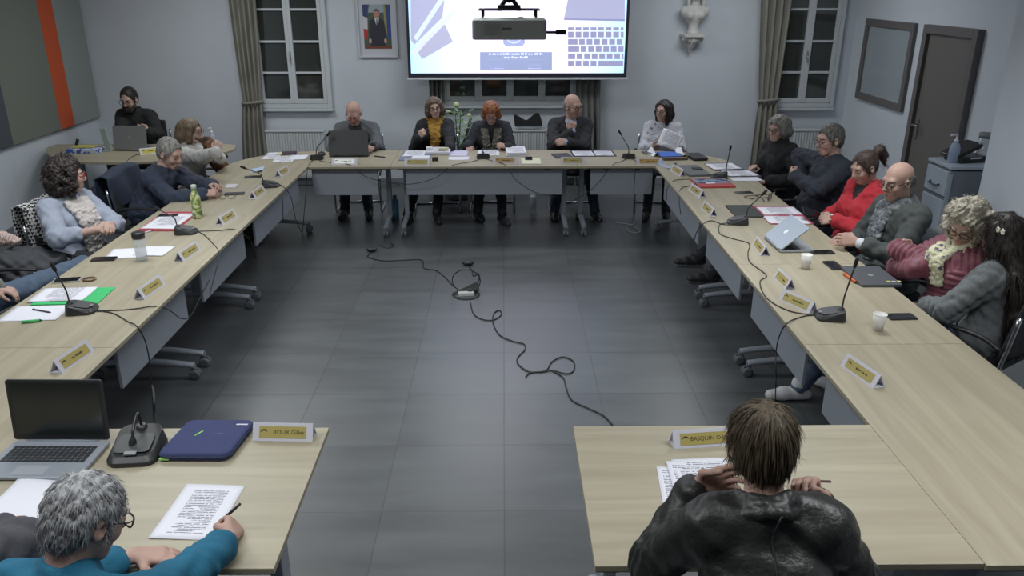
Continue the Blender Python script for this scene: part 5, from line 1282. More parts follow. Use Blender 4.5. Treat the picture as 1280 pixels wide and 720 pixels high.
mic('gooseneck microphone left of the second paper cup', (1037, 397), -100, (1070, 328), cables=([T_(1015, 394), T_(996, 398), T_(984, 404), ER(975, 418), ER(970, 440), ER(970, 470), fl(969, 506)],))
nm = mic('microphone with bent-over neck beside the navy sleeve', (173, 566), 5, tuple(tp(160, 552, .82)), cables=([T_(193, 538), T_(194, 533), aty(192, 490, 2.86), fl(189, 480)],), s=1.35)

# laptops
def laptop(label, c, yaw, w, d, ang, lidm, basem, dispm, keym, logo=None, pad=True, group='open laptops'):
    t = empty('laptop', (c.x, c.y, TOP+.0005), R_(yaw), label, 'laptop', group)
    # hinge at local y=0, keyboard towards -Y
    MB().prism(rrect(w, d, .012), .004, .017, c=(0, -d/2, 0)).build('base', basem, t, bevel=.002)
    k = MB(); nx = 15; ny = 6; kw = w*.86/nx; kh = d*.46/ny
    for j in range(ny):
        for i in range(nx):
            if j == 0 and 4 <= i <= 8: continue
            k.box((-w*.43+kw*(i+.5), -d*.62+kh*(j+.5), .0178), (kw*.86, kh*.82, .0018))
    k.box((-w*.43+kw*6.5, -d*.62+kh*.5, .0178), (kw*4.86, kh*.82, .0018)); ko = k.build('keyboard', keym, t); ko['kind'] = 'stuff'
    if pad: MB().prism(rrect(w*.32, d*.24, .004), .017, .0174, c=(-w*.03, -d*.82, 0)).build('touchpad', mat('touchpad grey', (158, 162, 170), rough=.4), t)
    M = Matrix.Rotation(R_(ang), 3, 'X')     # lid lies on the keyboard at 180, upright at 90
    lid = MB().prism(rrect(w, d, .012), -.004, .004, M=Matrix.Identity(3), c=(0, d/2, 0)).build('lid', lidm, t, bevel=.0015)
    lid.matrix_local = Matrix.Translation((0, 0, .022)) @ Matrix.Rotation(R_(ang), 4, 'X')
    MB().prism(rrect(w*.96, d*.93, .006), .0041, .0052, c=(0, d/2, 0)).build('bezel', GLS if dispm is None else mat('black bezel', (16, 17, 18), rough=.4), lid)
    MB().prism(rrect(w*.91, d*.84, .002, 1), .0052, .0058, c=(0, d/2+.004, 0)).build('display', dispm or GLS, lid)
    if logo:
        MB().lathe((0, d/2, -.0046), [(.018, 0), (.018, .0006)], 24).build('logo', logo, lid)
    MB().tube([(-w*.38, 0, .018), (w*.38, 0, .018)], .006, 8).build('hinge', basem, t)
    return t
SILV = mat('silver aluminium', (168, 176, 186), rough=.32, metal=.35); DKL = mat('black laptop shell', (34, 36, 38), rough=.5); KEY = mat('black keys', (40, 42, 45), rough=.5); DSP = mat('dark display', (24, 28, 28), rough=.18, spec=.5)
GREYL = mat('grey laptop shell', (122, 122, 122), rough=.45, metal=.2); KDK = mat('dark grey deck', (96, 100, 108), rough=.45, metal=.2)
c = (tp(20, 556)+tp(139, 555))/2
laptop('open black and silver laptop facing the camera at bottom left', c, -1, (tp(139, 555)-tp(20, 555)).length, .245, 84, DKL, mat('silver laptop deck', (150, 156, 166), rough=.4, metal=.2), DSP, KEY)
c = tp(436, 196.5); laptop('dark laptop seen from behind in front of the bald man in grey', c, 181, .40, .245, 106, DKL, DKL, DSP, KEY)
c = tp(163.5, 189); laptop('grey laptop seen from behind on the side desk', c, 176, .36, .24, 102, GREYL, GREYL, DSP, KEY, logo=mat('grey logo', (136, 136, 136), rough=.4))
c = (tp(954, 297)+tp(977, 317.5))/2; dv = tp(954, 297)-tp(977, 317.5)
laptop('silver laptop with half lowered lid and round logo on the right column', c, math.degrees(math.atan2(dv.y, dv.x)), .33, .225, 140, SILV, SILV, DSP, KEY, logo=mat('bright logo', (228, 232, 240), rough=.3))
def mark(t, w, d, h):
    MB().lathe((0, 0, h), [(.016, 0), (.016, .0006)], 20).build('logo', mat('pale logo', (170, 172, 176), rough=.3, metal=.4), t)
def mark2(t, w, d, h):
    mark(t, w, d, h)
    for i, cc in enumerate(((200, 190, 90), (180, 184, 186), (206, 200, 120))): MB().box((.06+.03*i, -d*.34, h+.0004), (.022, .02, .0006)).build('sticker', mat('sticker %d' % i, cc, rough=.5), t)
slab('closed_laptop', 'closed dark grey laptop with a round logo in front of the checked-scarf man', 'laptop', [(1085, 361), (1124, 361), (1096, 334), (1048, 334)], .017, mat('space grey metal', (92, 96, 102), rough=.4, metal=.4), parts=mark2, size=(.24, .33), r=.012)
slab('closed_laptop', 'closed grey laptop near the far right corner', 'laptop', [(861, 221.5), (887, 220), (873, 208.5), (845, 208.5)], .018, mat('matt grey shell', (96, 98, 102), rough=.5), r=.01)
slab('slate', 'thin black slate folder beside a gooseneck microphone on the right', 'folder', [(919, 272), (954.7, 272), (941, 257.6), (907, 257.6)], .010, mat('black green slate', (34, 38, 36), rough=.6), r=.006)
slab('wallet', 'small black wallet lying on the closed grey laptop', 'wallet', [(869, 213.5), (879.5, 213), (873.5, 209), (865, 209)], .008, PHB, z=.019, size=(.09, .09))

# phones
phone('phone lying near the far left microphone', [(304, 224), (325, 223), (327, 219.5), (309, 219.8)], size=(.15, .075))
phone('phone in front of the navy jumper man with earphones beside it', [(281, 245), (303, 244), (303, 240.5), (286, 241)], size=(.16, .078))
phone('phone lying on the red folder sheets', [(196, 272), (223, 271.5), (225, 268), (199, 269)], size=(.15, .075))
phone('phone left of the clear shaker bottle', [(113, 327.5), (145, 326), (147, 322), (116, 322.5)], size=(.15, .075))
phone('phone on the yellow sheet in the back row', [(656, 200.5), (666, 200.5), (665, 196.5), (656, 196.5)], size=(.075, .15))
phone('phone in front of the woman in the white blouse', [(803, 193), (813, 192.5), (814, 190), (804, 190)], size=(.08, .15))
phone('phone in front of the half open silver laptop', [(1012, 318.5), (1045, 318), (1041, 313.5), (1012, 313.8)], size=(.15, .075))
phone('phone beside the closed dark grey laptop', [(1030, 338), (1059, 337), (1053, 327.5), (1026, 328)], size=(.085, .16))
phone('phone beside the second paper cup', [(1110, 401.5), (1146, 401), (1141, 391.5), (1107, 392.5)], size=(.15, .078))
phone('phone held by the woman in red', [(0, 0), (1, 0), (1, 1), (0, 1)]).location = (2.28, 5.74, .80)
bpy.data.objects[[o.name for o in bpy.data.objects if o.get('label') == 'phone held by the woman in red'][0]].rotation_euler = (R_(25), R_(-30), R_(80))
phone('phone with grey case on the right beyond the magazine', [(920, 243.5), (938, 243), (940, 239.5), (922, 240)], m=mat('grey case', (98, 100, 106), rough=.5), size=(.15, .075))
phone('silver-rimmed phone beside the brown bracelet', [(68, 354), (92, 352.5), (99, 348), (77, 349.5)], m=mat('silver case', (170, 168, 170), rough=.4), size=(.15, .075))
slab('tablet', 'black tablet case in front of the bald man in the back row', 'tablet', [(693, 198.5), (713, 197), (712, 192.5), (691, 193)], .012, mat('charcoal case', (52, 54, 60), rough=.7), r=.008)
slab('pouch', 'black pouch on the table right of the blue folder', 'pouch', [(866, 201.5), (884, 201), (876, 194), (857, 194.5)], .03, PHB, r=.03, bevel=.008)

# sheets, folders, books: left column
sheet('white sheet on the green folder beside the left microphone', [(36, 379), (102, 379), (127, 356), (50, 359)], PRT, z=.0085, size=(.30, .21))
slab('folder', 'bright green folder under a printed sheet on the left', 'folder', [(38, 383), (122, 381), (149, 359), (60, 361)], .006, mat('green card', (44, 184, 100), rough=.6), size=(.36, .25), r=.003)
sheet('white sheet in front of the green folder with a pen on it', [(0, 402), (62, 401), (90, 381), (26, 383)], WHITE, size=(.30, .21))
sheet('creased white sheet under the shaker bottle', [(131, 324), (175, 322), (190, 309), (147, 311)], WHITE, size=(.25, .21))
sheet('white sheet right of the shaker bottle', [(165, 322.5), (194, 320), (219, 308), (192, 305)], WHITE, z=.003, size=(.2, .2))
slab('folder', 'open red folder under sheets in front of the navy jumper man', 'folder', [(172, 289), (224, 289), (245, 265), (203, 265.5)], .005, mat('red card', (176, 44, 62), rough=.6), r=.003)
sheet('printed sheet lying in the open red folder', [(175, 286), (221, 286), (241, 267), (204, 267)], PRT, z=.0065)
sheet('blue-white tissue beside the far left phone', [(312, 215.5), (327, 215.5), (331, 210), (316, 211)], mat('pale blue tissue', (176, 196, 224), rough=.9), curl=.02)
for i, (lb, q, mm) in enumerate((('white sheet nearest the window curtain on the rounded corner', [(323, 199), (345, 199), (356, 190.5), (338, 191)], PRT), ('printed sheet in the middle of the rounded corner papers', [(338, 203), (364, 202), (371, 195), (347, 195.5)], PRT), ('sheet closest to the corner microphone', [(358, 200), (383, 199), (384, 194), (366, 193.5)], WHITE), ('pale yellow sheet on the rounded left corner', [(345, 193.5), (362, 193.2), (364, 189.8), (349, 190)], mat('pale yellow paper', (206, 200, 150), rough=.8)))):
    sheet(lb, q, mm, z=.001+.0012*i)
slab('notebook', 'small dark purple notebook on the rounded left corner', 'notebook', [(351, 193.5), (370, 192.5), (372, 190), (354, 190.5)], .012, mat('dark purple cover', (60, 48, 66), rough=.6), z=.006)
# back row
slab('folder', 'grey clear folder under the mustard scarf woman papers', 'folder', [(497, 201), (538, 201), (541, 190), (505, 190)], .006, mat('grey blue folder', (112, 124, 150), rough=.4))
sheet('printed sheet in front of the woman with the mustard scarf', [(502, 195.5), (530, 195.5), (533, 188.5), (508, 188.5)], PRT, z=.008)
sheet('white sheet lower in front of the mustard scarf woman', [(512, 200.5), (535, 200.5), (538, 194.5), (516, 194.5)], WHITE, z=.009)
def pile(label, q, h, m=None, group=None):
    c, a, w, d = quad_frame(q); t = empty('paper_pile', c+Vector((0, 0, .0005)), a, label, 'paper pile', group); n = max(3, int(h/.006)); rs = random.Random(int(q[0][0]))
    for i in range(n):
        MB().box((rs.uniform(-.006, .006), rs.uniform(-.006, .006), h*(i+.5)/n), (w, d, h/n*.94), Matrix.Rotation(rs.uniform(-.03, .03), 3, 'Z')).build('sheaf', m or PRT, t)
    return t
pile('thick pile of papers between the mustard scarf woman and the red-haired woman', [(533, 194), (562, 194), (563, 188), (535, 188)], .035)
pile('thick pile of papers right of the auburn-haired woman', [(630, 196), (657, 195.5), (656, 188), (636, 188)], .04)
slab('card_box', 'small white card box on the pile of papers', 'box', [(533, 189), (540, 189), (540, 186), (533, 186)], .03, WHITE, z=.038, size=(.06, .05))
slab('card_box', 'cream card box beside the white one on the papers', 'box', [(549, 189.5), (560, 189.5), (560, 186), (549, 186)], .026, mat('cream card', (196, 194, 160), rough=.7), z=.038, size=(.10, .06))
sheet('lilac sheet left of the auburn-haired woman', [(562, 195), (586, 195), (584, 188), (562, 188)], mat('lilac paper', (206, 200, 228), rough=.8))
sheet('white sheet at the front edge left of the middle microphone', [(558, 200), (585, 199.8), (588, 195.8), (563, 196)], WHITE)
sheet('printed sheet under the hands of the red-haired woman', [(596, 194.5), (625, 194.5), (624, 187.5), (598, 187.5)], PRT)
slab('dark_case', 'small black device in front of the mustard scarf woman', 'device', [(539, 204), (549, 204), (549, 198), (539, 198)], .035, PHB, size=(.06, .05))
sheet('pale yellow sheet at the front edge under a phone', [(648, 205), (674, 205), (679, 198), (655, 198)], mat('light yellow paper', (214, 216, 186), rough=.8))
slab('folder', 'open black folder in front of the bald man in the back row', 'folder', [(718, 196), (772, 195.5), (764, 188), (711, 188.5)], .005, mat('black folder', (44, 46, 60), rough=.6))
sheet('left printed sheet in the open black folder', [(720.5, 195), (746, 194.5), (737, 188.8), (713, 189)], PRT, z=.0065)
sheet('right printed sheet in the open black folder', [(747, 194.5), (770, 194.5), (762, 188.6), (740, 188.8)], PRT, z=.0065)
pile('brown bound pile of papers under the blue folder', [(826, 201), (857, 200), (852, 194), (824, 195)], .025, mat('brown card', (112, 98, 84), rough=.7))
slab('folder', 'bright blue folder in front of the woman in the white blouse', 'folder', [(826, 196.5), (850, 195.5), (846, 190), (820, 190.5)], .006, mat('blue card', (52, 100, 196), rough=.55), z=.028)
sheet('crumpled white paper right of the blue folder', [(848, 199), (857, 199), (855, 190), (847, 190)], WHITE, curl=.05)
sheet('crumpled white paper left of the blue folder', [(811, 196), (822, 195.5), (820, 190), (813, 190)], WHITE, curl=.05)
sheet('crumpled paper beside the corner name plate on the right', [(830, 212), (838, 211), (836, 205), (829, 206)], mat('grey blue crumpled paper', (160, 168, 192), rough=.8), curl=.06)
# held up printed sheets
def held_sheet(label, pts, m):
    P_ = [Vector(p) for p in pts]; c = sum(P_, Vector())/4
    x = (P_[1]-P_[0]).normalized(); y = (P_[3]-P_[0]); y = (y-x*y.dot(x)).normalized(); M = Matrix((x, y, x.cross(y))).transposed()
    w, h = (P_[1]-P_[0]).length, (P_[3]-P_[0]).length
    def fn(u, v): return ((u-.5)*w, (v-.5)*h, .018*math.sin(u*PI)-.01)
    o = MB().sheet(fn, 10, 8).build('sheet_of_paper', m, None, solid=.001); o.matrix_world = M.to_4x4(); o.location = c; return tag(o, label, 'paper')
held_sheet('printed sheets held up by the woman in the white blouse', [aty(820, 179, 8.40), aty(845, 189, 8.34), aty(856, 171, 8.40), aty(831, 160, 8.46)], PRT)
# right column
slab('folder', 'black document folder under printed sheets by the turtleneck woman', 'folder', [(893, 213.5), (930, 213), (918, 204), (880, 205)], .006, mat('dark blue folder', (40, 40, 66), rough=.6))
sheet('printed sheet furthest along the right column by the turtleneck woman', [(891, 212), (928, 211), (916, 204), (882, 205)], PRT, z=.008)
slab('folder', 'second dark folder nearer the camera by the turtleneck woman', 'folder', [(911, 222), (950, 221.5), (940, 212.5), (901, 213.5)], .006, mat('dark purple folder', (50, 42, 70), rough=.6))
sheet('printed sheet on the second dark folder', [(911, 220.5), (947, 219.5), (939, 213), (902, 214)], PRT, z=.008)
sheet('white sheet partly under the second dark folder', [(915, 226.5), (954, 226), (948, 221), (912, 222)], WHITE)
bk = slab('magazine', 'red and blue glossy magazine on the far right of the table', 'magazine', [(872, 235.5), (914.5, 234.5), (911, 224.5), (865.5, 225)], .014, mat('magazine red', (176, 54, 56), rough=.4), r=.003)
c, a, w, d = quad_frame([(872, 235.5), (914.5, 234.5), (911, 224.5), (865.5, 225)])
MB().box((0, .05, .0146), (w*.97, d*.55, .001)).build('cover_picture', m_blotch('magazine blue picture', (48, 62, 96), (120, 136, 158), 14, detail=2), bk); MB().box((-.03, -.03, .0150), (.08, .035, .001)).build('title_block', WHITE, bk)
slab('folder', 'open crimson edged folder in front of the folded arms man', 'folder', [(960, 280.5), (1015, 280.5), (992, 258), (941, 258)], .005, mat('crimson card', (170, 40, 84), rough=.6), r=.003)
sheet('far printed sheet in the crimson edged folder', [(957, 268.5), (1003, 268.5), (993, 259), (944, 259)], PRT, z=.0065)
sheet('near printed sheet in the crimson edged folder', [(961, 279.5), (1013, 279.5), (1004, 270.5), (955, 270)], PRT, z=.0065)
# front tables
sheet('closely printed form being filled in by the man in teal', [(191, 673), (267, 677), (301, 606), (233, 606)], PRT2, size=(.21, .297))
sheet('white sheet left of the grey-haired man', [(0, 652), (42, 656), (76, 603), (8, 601)], WHITE, size=(.21, .26), curl=.012)
for i, (lb, q) in enumerate((('lowest sheet of the fanned papers under the leather jacket man', [(846, 628), (905, 640), (880, 590), (817, 596)]), ('middle sheet of the fanned papers before the leather jacket man', [(858, 626), (925, 630), (895, 585), (828, 587)]), ('top sheet of the fanned papers before the leather jacket man', [(855, 622), (928, 618), (916, 585), (838, 583)]))):
    sheet(lb, q, PRT, z=.001+.0022*i, size=(.20, .28), curl=.006)
# navy laptop sleeve
q = [(206, 577), (298, 578), (313, 533), (226, 533)]; c, a, w, d = quad_frame(q); t = empty('laptop_sleeve', c+Vector((0, 0, .0005)), a, 'navy zipped laptop sleeve on the front left table', 'laptop sleeve')
NAVY = mat('navy neoprene', (46, 54, 98), rough=.85, bump=.3, bscale=260)
MB().prism([(x+.012*(y/d)*2, y) for x, y in rrect(w*.97, d*1.0, .035)], 0, .034).build('sleeve', NAVY, t, bevel=.012)
z_ = MB(); pz = [(x*1.003+.012*(y/d)*2, y*1.003, .020) for x, y in rrect(w*.97, d, .035)]; z_.tube(pz+pz[:1], .0028, 5); z_.build('zip', mat('dark zip', (26, 30, 54), rough=.6), t)
LIME = mat('lime tab', (150, 220, 110), rough=.5)
MB().tube([(-.05, -.0, .0345), (-.03, .035, .0345)], .004, 5, flat=.3).build('lime_pull', LIME, t); MB().box((-w*.43, -d*.48, .010), (.035, .012, .006)).build('lime_tab', LIME, t)
MB().tube([(.0, .01, .0345), (.04, .018, .0345), (.08, .008, .0345)], .0012, 5, flat=.3).build('stitched_curve', mat('grey thread', (110, 120, 150), rough=.6), t); MB().box((.105, .085, .0345), (.045, .008, .0006)).build('maker_tab', PLW, t)

# bottles and cups
def bottle(name, label, cat, p, prof, m, cap=None, capm=None, capname='cap', n=22, group=None):
    t = empty(name, p+Vector((0, 0, .0005)), 0, label, cat, group); MB().lathe((0, 0, 0), prof, n).build('body', m, t)
    if cap: MB().lathe((0, 0, 0), cap, n).build(capname, capm, t)
    return t
bottle('water_bottle', 'green patterned metal bottle with pale cap on the left table', 'bottle', tp(247.5, 272.5), [(.034, 0), (.037, .006), (.037, .15), (.030, .18), (.019, .205), (.018, .222)], m_blotch('green leaf print', (84, 128, 84), (186, 178, 92), 34, third=(206, 214, 196)), [(.020, .222), (.020, .252), (.014, .256)], mat('pale bottle cap', (176, 186, 178), rough=.4))
SHK = mat('frosted clear plastic', (196, 204, 208), rough=.25, alpha=.45)
bottle('shaker_bottle', 'clear plastic shaker bottle with a black lid on the left table', 'bottle', tp(178, 325.5), [(.031, 0), (.034, .006), (.038, .15)], SHK, [(.040, .15), (.040, .185), (.030, .19)], PHB, 'lid')
def cup(label, p):
    t = empty('paper_cup', p+Vector((0, 0, .0005)), 0, label, 'cup', 'white paper cups')
    MB().lathe((0, 0, 0), [(.024, 0), (.034, .088), (.032, .088), (.0225, .004)], 24).build('cup_wall', mat('white paper cup', (220, 218, 214), rough=.7), t); MB().tube([(.0335*math.cos(q), .0335*math.sin(q), .088) for q in np.linspace(0, 2*PI, 25)], .0018, 5).build('rim', mat('white paper cup', (220, 218, 214)), t)
cup('white paper cup beside the half open silver laptop', tp(1006.5, 335.5)); cup('white paper cup beside the phone nearest the camera', tp(1097, 412.5))
def pump(label, p, s=1.):
    t = empty('pump_bottle', p+Vector((0, 0, .0005)), 0, label, 'bottle', None); t.scale = (s, s, s)
    MB().lathe((0, 0, 0), [(.032, 0), (.036, .008), (.036, .10), (.026, .13), (.014, .14)], 20).build('body', mat('clear gel', (168, 184, 212), rough=.2, alpha=.6), t)
    m = MB(); m.lathe((0, 0, .14), [(.015, 0), (.015, .018), (.006, .022), (.006, .045)], 14); m.tube([(0, 0, .185), (0, 0, .196), (-.045, 0, .190)], .007, 8); m.build('pump', PLW, t); return t
pump('hand gel pump bottle at the right end of the side desk', tp(267, 183)); 
bottle('water_bottle', 'blue bottle standing on the floor behind the head table', 'bottle', atz(495, 274, 0), [(.036, 0), (.038, .01), (.038, .20), (.02, .24)], mat('blue plastic', (60, 120, 160), rough=.4), [(.02, .24), (.02, .27)], PHB)
bottle('water_bottle', 'white bottle standing on the floor under the head table', 'bottle', atz(666, 268, 0), [(.036, 0), (.038, .01), (.038, .20), (.024, .225)], mat('white plastic', (176, 186, 196), rough=.4), [(.02, .225), (.02, .25)], PLW)

# small things
def pen(label, a, b, m, r=.0045, z=.006, cat='pen', zb=None):
    a = tp(*a, TOP+z) if len(a) == 2 else Vector(a); b = tp(*b, TOP+z) if len(b) == 2 else Vector(b)
    c = (a+b)/2; t = empty('pen', c, 0, label, cat); d = (b-a).normalized(); a, b = a-c, b-c
    MB().tube([a, b-d*.012], r, 8).build('barrel', m, t); MB().tube([b-d*.012, b], [r*.9, r*.2], 8).build('tip', PHB, t); return t
pen('dark pen lying on the sheet before the green folder', (41, 386.5), (64, 390.5), mat('dark plum plastic', (50, 34, 50), rough=.4))
t = pen('green highlighter with dark cap at the left edge', (27, 402.5), (53, 400), mat('green plastic', (60, 180, 100), rough=.4), r=.008, z=.009)
pen('white pen below the red folder', (178, 291), (191, 288), PLW)
pen('pen held by the man in teal', tuple(tp(300, 630, .835)), tuple(tp(267, 660, .742)), PHB, r=.005)
pen('thin brown pencil held by the leather jacket man', tuple(aty(1038, 602, 1.93)), tuple(aty(1002, 600.5, 1.90)), mat('brown pencil', (92, 64, 56), rough=.5), r=.0038)
pen('orange marker against the closed dark grey laptop', (1055, 342), (1071, 353.5), mat('orange plastic', (212, 98, 40), rough=.5), r=.009, z=.010)
pen('black stylus right of the dark laptop', (468, 195), (482, 196.5), PHB, r=.006, z=.007)
slab('earphone_case', 'small white device on the table before the woman with the dog', 'device', [(282, 235.5), (296, 235), (297, 231.5), (283, 232)], .012, PLW)
t = empty('bracelet', tp(112, 350)+Vector((0, 0, .006)), 0, 'brown beaded bracelet lying on the left table', 'bracelet')
MB().tube([(.036*math.cos(q), .030*math.sin(q), 0) for q in np.linspace(0, 2*PI, 25)], .0055, 6, caps=False).build('band', mat('brown leather', (96, 70, 44), rough=.5), t); MB().ball((.036, 0, .001), .008).build('clasp', GOLD, t)
t = empty('eyeglasses', tp(284, 249)+Vector((0, 0, .006)), R_(15), 'eyeglasses lying before the navy jumper man', 'glasses')
m = MB()
for e in (-1, 1): m.tube([(e*.034+.026*math.cos(q), .0, .014+.018*math.sin(q)) for q in np.linspace(0, 2*PI, 15)], .002, 5); m.tube([(e*.06, 0, .02), (e*.055, .11, .004)], .002, 5)
m.tube([(-.009, 0, .018), (.009, 0, .018)], .002, 5); m.build('glasses_frame', GLAS, t)
t = empty('eyeglasses', tp(962, 250)+Vector((0, 0, .006)), R_(60), 'black folded eyeglasses and cord near the folded arms man', 'glasses'); m = MB()
for e in (-1, 1): m.tube([(e*.036+.030*math.cos(q), .0, .022+.022*math.sin(q)) for q in np.linspace(0, 2*PI, 15)], .004, 5); m.tube([(e*.066, 0, .03), (e*.06, .13, .004)], .004, 5)
m.tube([(-.009, 0, .02), (.009, 0, .02)], .003, 5); m.build('glasses_frame', PHB, t)
MB().tube(spline([(-.06, .12, 0), (-.02, .2, 0), (.05, .17, 0), (.06, .12, 0), (.0, .06, 0), (-.1, .02, 0)], 5), .003, 5).build('cord', PHB, t)
t = empty('computer_mouse', tp(402, 194)+Vector((0, 0, .0005)), 0, 'black round mouse between the microphone and the dark laptop', 'mouse'); m = MB(); m.ball((0, 0, .012), (.04, .06, .026)); m.build('shell', PHB, t)
t = empty('computer_mouse', tp(96, 187)+Vector((0, 0, .0005)), 0, 'black mouse at the left end of the side desk', 'mouse'); m = MB(); m.ball((0, 0, .018), (.03, .05, .02)); m.build('shell', PHB, t)

# side desk clutter
t = empty('game_box', tp(107, 190)+Vector((0, 0, .0005)), R_(-3), 'flat blue and white box on the side desk', 'box'); MB().box((0, 0, .02), (.33, .16, .04)).build('box_body', m_blotch('blue white print', (64, 92, 176), (196, 204, 220), 22, detail=1), t, bevel=.002)
t = empty('card_tray', tp(107, 189)+Vector((0, 0, .042)), R_(2), 'yellow and white tray lying on the blue box', 'tray'); m = MB(); m.box((0, 0, .008), (.22, .12, .012)); m.build('tray_body', mat('yellow card', (186, 182, 96), rough=.7), t); MB().box((-.09, .04, .045), (.03, .012, .07), Matrix.Rotation(.4, 3, 'Y')).build('marker', PHB, t)
t = empty('clipboard', tp(133, 190)+Vector((0, .04, .0005)), 0, 'pale board standing upright beside the grey laptop', 'board'); MB().box((0, 0, .12), (.06, .02, .24), Matrix.Rotation(R_(-8), 3, 'Y')).build('panel', mat('pale green grey board', (150, 160, 152), rough=.6), t, bevel=.002); MB().box((0, .01, .006), (.08, .09, .012)).build('foot', mat('pale green grey board', (150, 160, 152)), t)
t = empty('laptop_cable', tp(170, 197)+Vector((0, 0, .004)), 0, 'thin black cable curling over the side desk edge', 'cable'); o0 = t.location.copy()
MB().tube(spline([tp(184, 191, TOP+.004)-o0, tp(172, 193, TOP+.004)-o0, tp(162, 198, TOP+.004)-o0, aty(157, 206, 7.87)-o0, aty(155, 225, 7.9)-o0], 6), .003, 5).build('lead', CAB, t)

# floor: socket box with plugs and cables
fb = empty('floor_socket', fl(583, 368), 0, 'round floor socket box with raised lid in the middle of the room', 'floor box'); m = MB(); rr_ = (fl(600, 368)-fl(566, 368)).length/2
m.lathe((0, 0, -.004), [(rr_, 0), (rr_, .006), (rr_-.015, .007)], 36); m.build('ring', mat('dark steel', (50, 52, 56), rough=.5, metal=.4), fb)
MB().lathe((0, 0, .001), [(rr_-.018, 0), (rr_-.018, .0025)], 36).build('cover_plate', mat('floor plate', (74, 80, 86), rough=.5), fb)
MB().prism([(-.12, -.01), (.10, .05), (.11, .065), (.06, .062)], .012, .020, M=Matrix.Rotation(PI/2-.5, 3, 'X')).build('lid', mat('black lid', (30, 31, 34), rough=.5), fb)
MB().prism([(-.12, 0), (.12, .0), (.12, .07), (.09, .075)], -.004, .004, M=Matrix.Rotation(R_(14), 3, 'Z') @ Matrix.Rotation(R_(60), 3, 'X'), c=(-.01, .03, .006)).build('raised_flap', mat('black lid', (30, 31, 34), rough=.5), fb)
MB().tube([(.115*math.cos(q), .02-.03*math.sin(q), .112+.108*math.sin(q)) for q in np.linspace(0, 2*PI, 33)], .0045, 6, caps=False).build('cable_ring', CAB, fb)
MB().box((.0, -.03, .018), (.13, .05, .03), Matrix.Rotation(R_(8), 3, 'Z')).build('socket_block', mat('white sockets', (182, 184, 180), rough=.5), fb, bevel=.004)
for x in (.03, .07): MB().box((x, .0, .03), (.035, .035, .04)).build('plug', PHB, fb, bevel=.006)
def floor_cable(label, pts, plug=None, r=.0045, name='floor_cable'):
    P_ = [Vector(p) for p in pts]; c = P_[0].copy(); t = empty(name, c, 0, label, 'cable', 'black cables on the tiled floor'); MB().tube(spline([p-c for p in P_], 9), r, 6).build('lead', CAB, t)
    if plug: q = fl(*plug)-c; MB().ball(q+Vector((0, 0, .018)), (.055, .032, .022)).build('connector', PHB, t)
    return t
floor_cable('black cable looping from the floor box to the right front table', [fl(588, 378), fl(592, 392), fl(603, 399), fl(616, 400), fl(626, 394), fl(625, 388), fl(618, 391), fl(616, 402), fl(624, 418), fl(640, 426), fl(655, 430), fl(656, 437), fl(647, 447), fl(648, 455), fl(660, 464), fl(675, 465), fl(690, 463), fl(708, 467), fl(717, 463), fl(717, 452), fl(704, 446), fl(690, 452), fl(682, 463), fl(663, 466), fl(657, 471)])
floor_cable('black cable continuing from the loop to under the right front table', [fl(690, 463), fl(704, 472), fl(708, 485), fl(715, 500), fl(735, 510), fl(755, 520), fl(770, 536)])
floor_cable('black cable from the floor box towards the head table, ending in a connector', [fl(566, 357), fl(557, 347), fl(545, 338), fl(530, 335), fl(527, 325), fl(505, 325), fl(480, 326), fl(460, 321), fl(464, 316)], (465, 314))
floor_cable('short black lead with a plug behind the floor box', [fl(594, 356), fl(599, 348), fl(598, 342), fl(592, 345), fl(590, 338), fl(586, 333)], (585, 331))
floor_cable('thin dark lead near the head table leg', [fl(474, 306), fl(484, 310), fl(492, 307), fl(488, 304)], r=.003)
floor_cable('white looped lead under the table of the white blouse woman', [fl(768, 278), fl(785, 280), fl(792, 283), fl(800, 288), fl(796, 291), fl(786, 289), fl(785, 283), fl(795, 279)], r=.004).children[0].data.materials[0] = mat('white lead', (176, 178, 180), rough=.5)

# far right cabinet by the door
CBM = mat('blue grey cabinet', (156, 168, 180), rough=.5); CBD = mat('dark side panel', (108, 116, 126), rough=.6)
cx0, cx1, cy0, cy1, cz = 3.56, 4.16, 6.27, 6.62, 1.035
cb = empty('cabinet', ((cx0+cx1)/2, (cy0+cy1)/2, 0), 0, 'blue grey cabinet with a drawer standing between the door and the pier', 'cabinet'); W2, D2 = cx1-cx0, cy1-cy0
MB().box((0, 0, cz/2-.01), (W2-.01, D2-.01, cz-.06)).build('carcass', CBD, cb, bevel=.004); MB().box((0, 0, cz-.015), (W2+.02, D2+.02, .03)).build('top_panel', CBM, cb, bevel=.006)
o = MB().box((-W2/2-.006, 0, cz-.15), (.018, D2-.02, .20)).build('drawer', CBM, cb, bevel=.004); MB().tube([(-W2/2-.016, -.07, cz-.17), (-W2/2-.04, -.06, cz-.18), (-W2/2-.04, .06, cz-.18), (-W2/2-.016, .07, cz-.17)], .008, 6).build('handle', mat('dark handle', (60, 66, 72), rough=.5), o)
o = MB().box((-W2/2-.006, 0, .42), (.018, D2-.02, .66)).build('cabinet_door', CBM, cb, bevel=.004); MB().box((-W2/2+.005, -D2/2+.0, .5), (.03, .012, .94)).build('corner_strip', mat('pale strip', (148, 160, 170), rough=.5), cb)
MB().box((.21, -D2/2-.03, .87), (.15, .06, .04)).build('side_holder', CBD, cb); MB().lathe((.19, -D2/2-.03, .74), [(.032, 0), (.032, .11)], 16).build('paper_roll', PLW, cb)
pump('hand gel pump bottle on the blue grey cabinet', Vector((3.64, 6.42, cz)), 1.15)
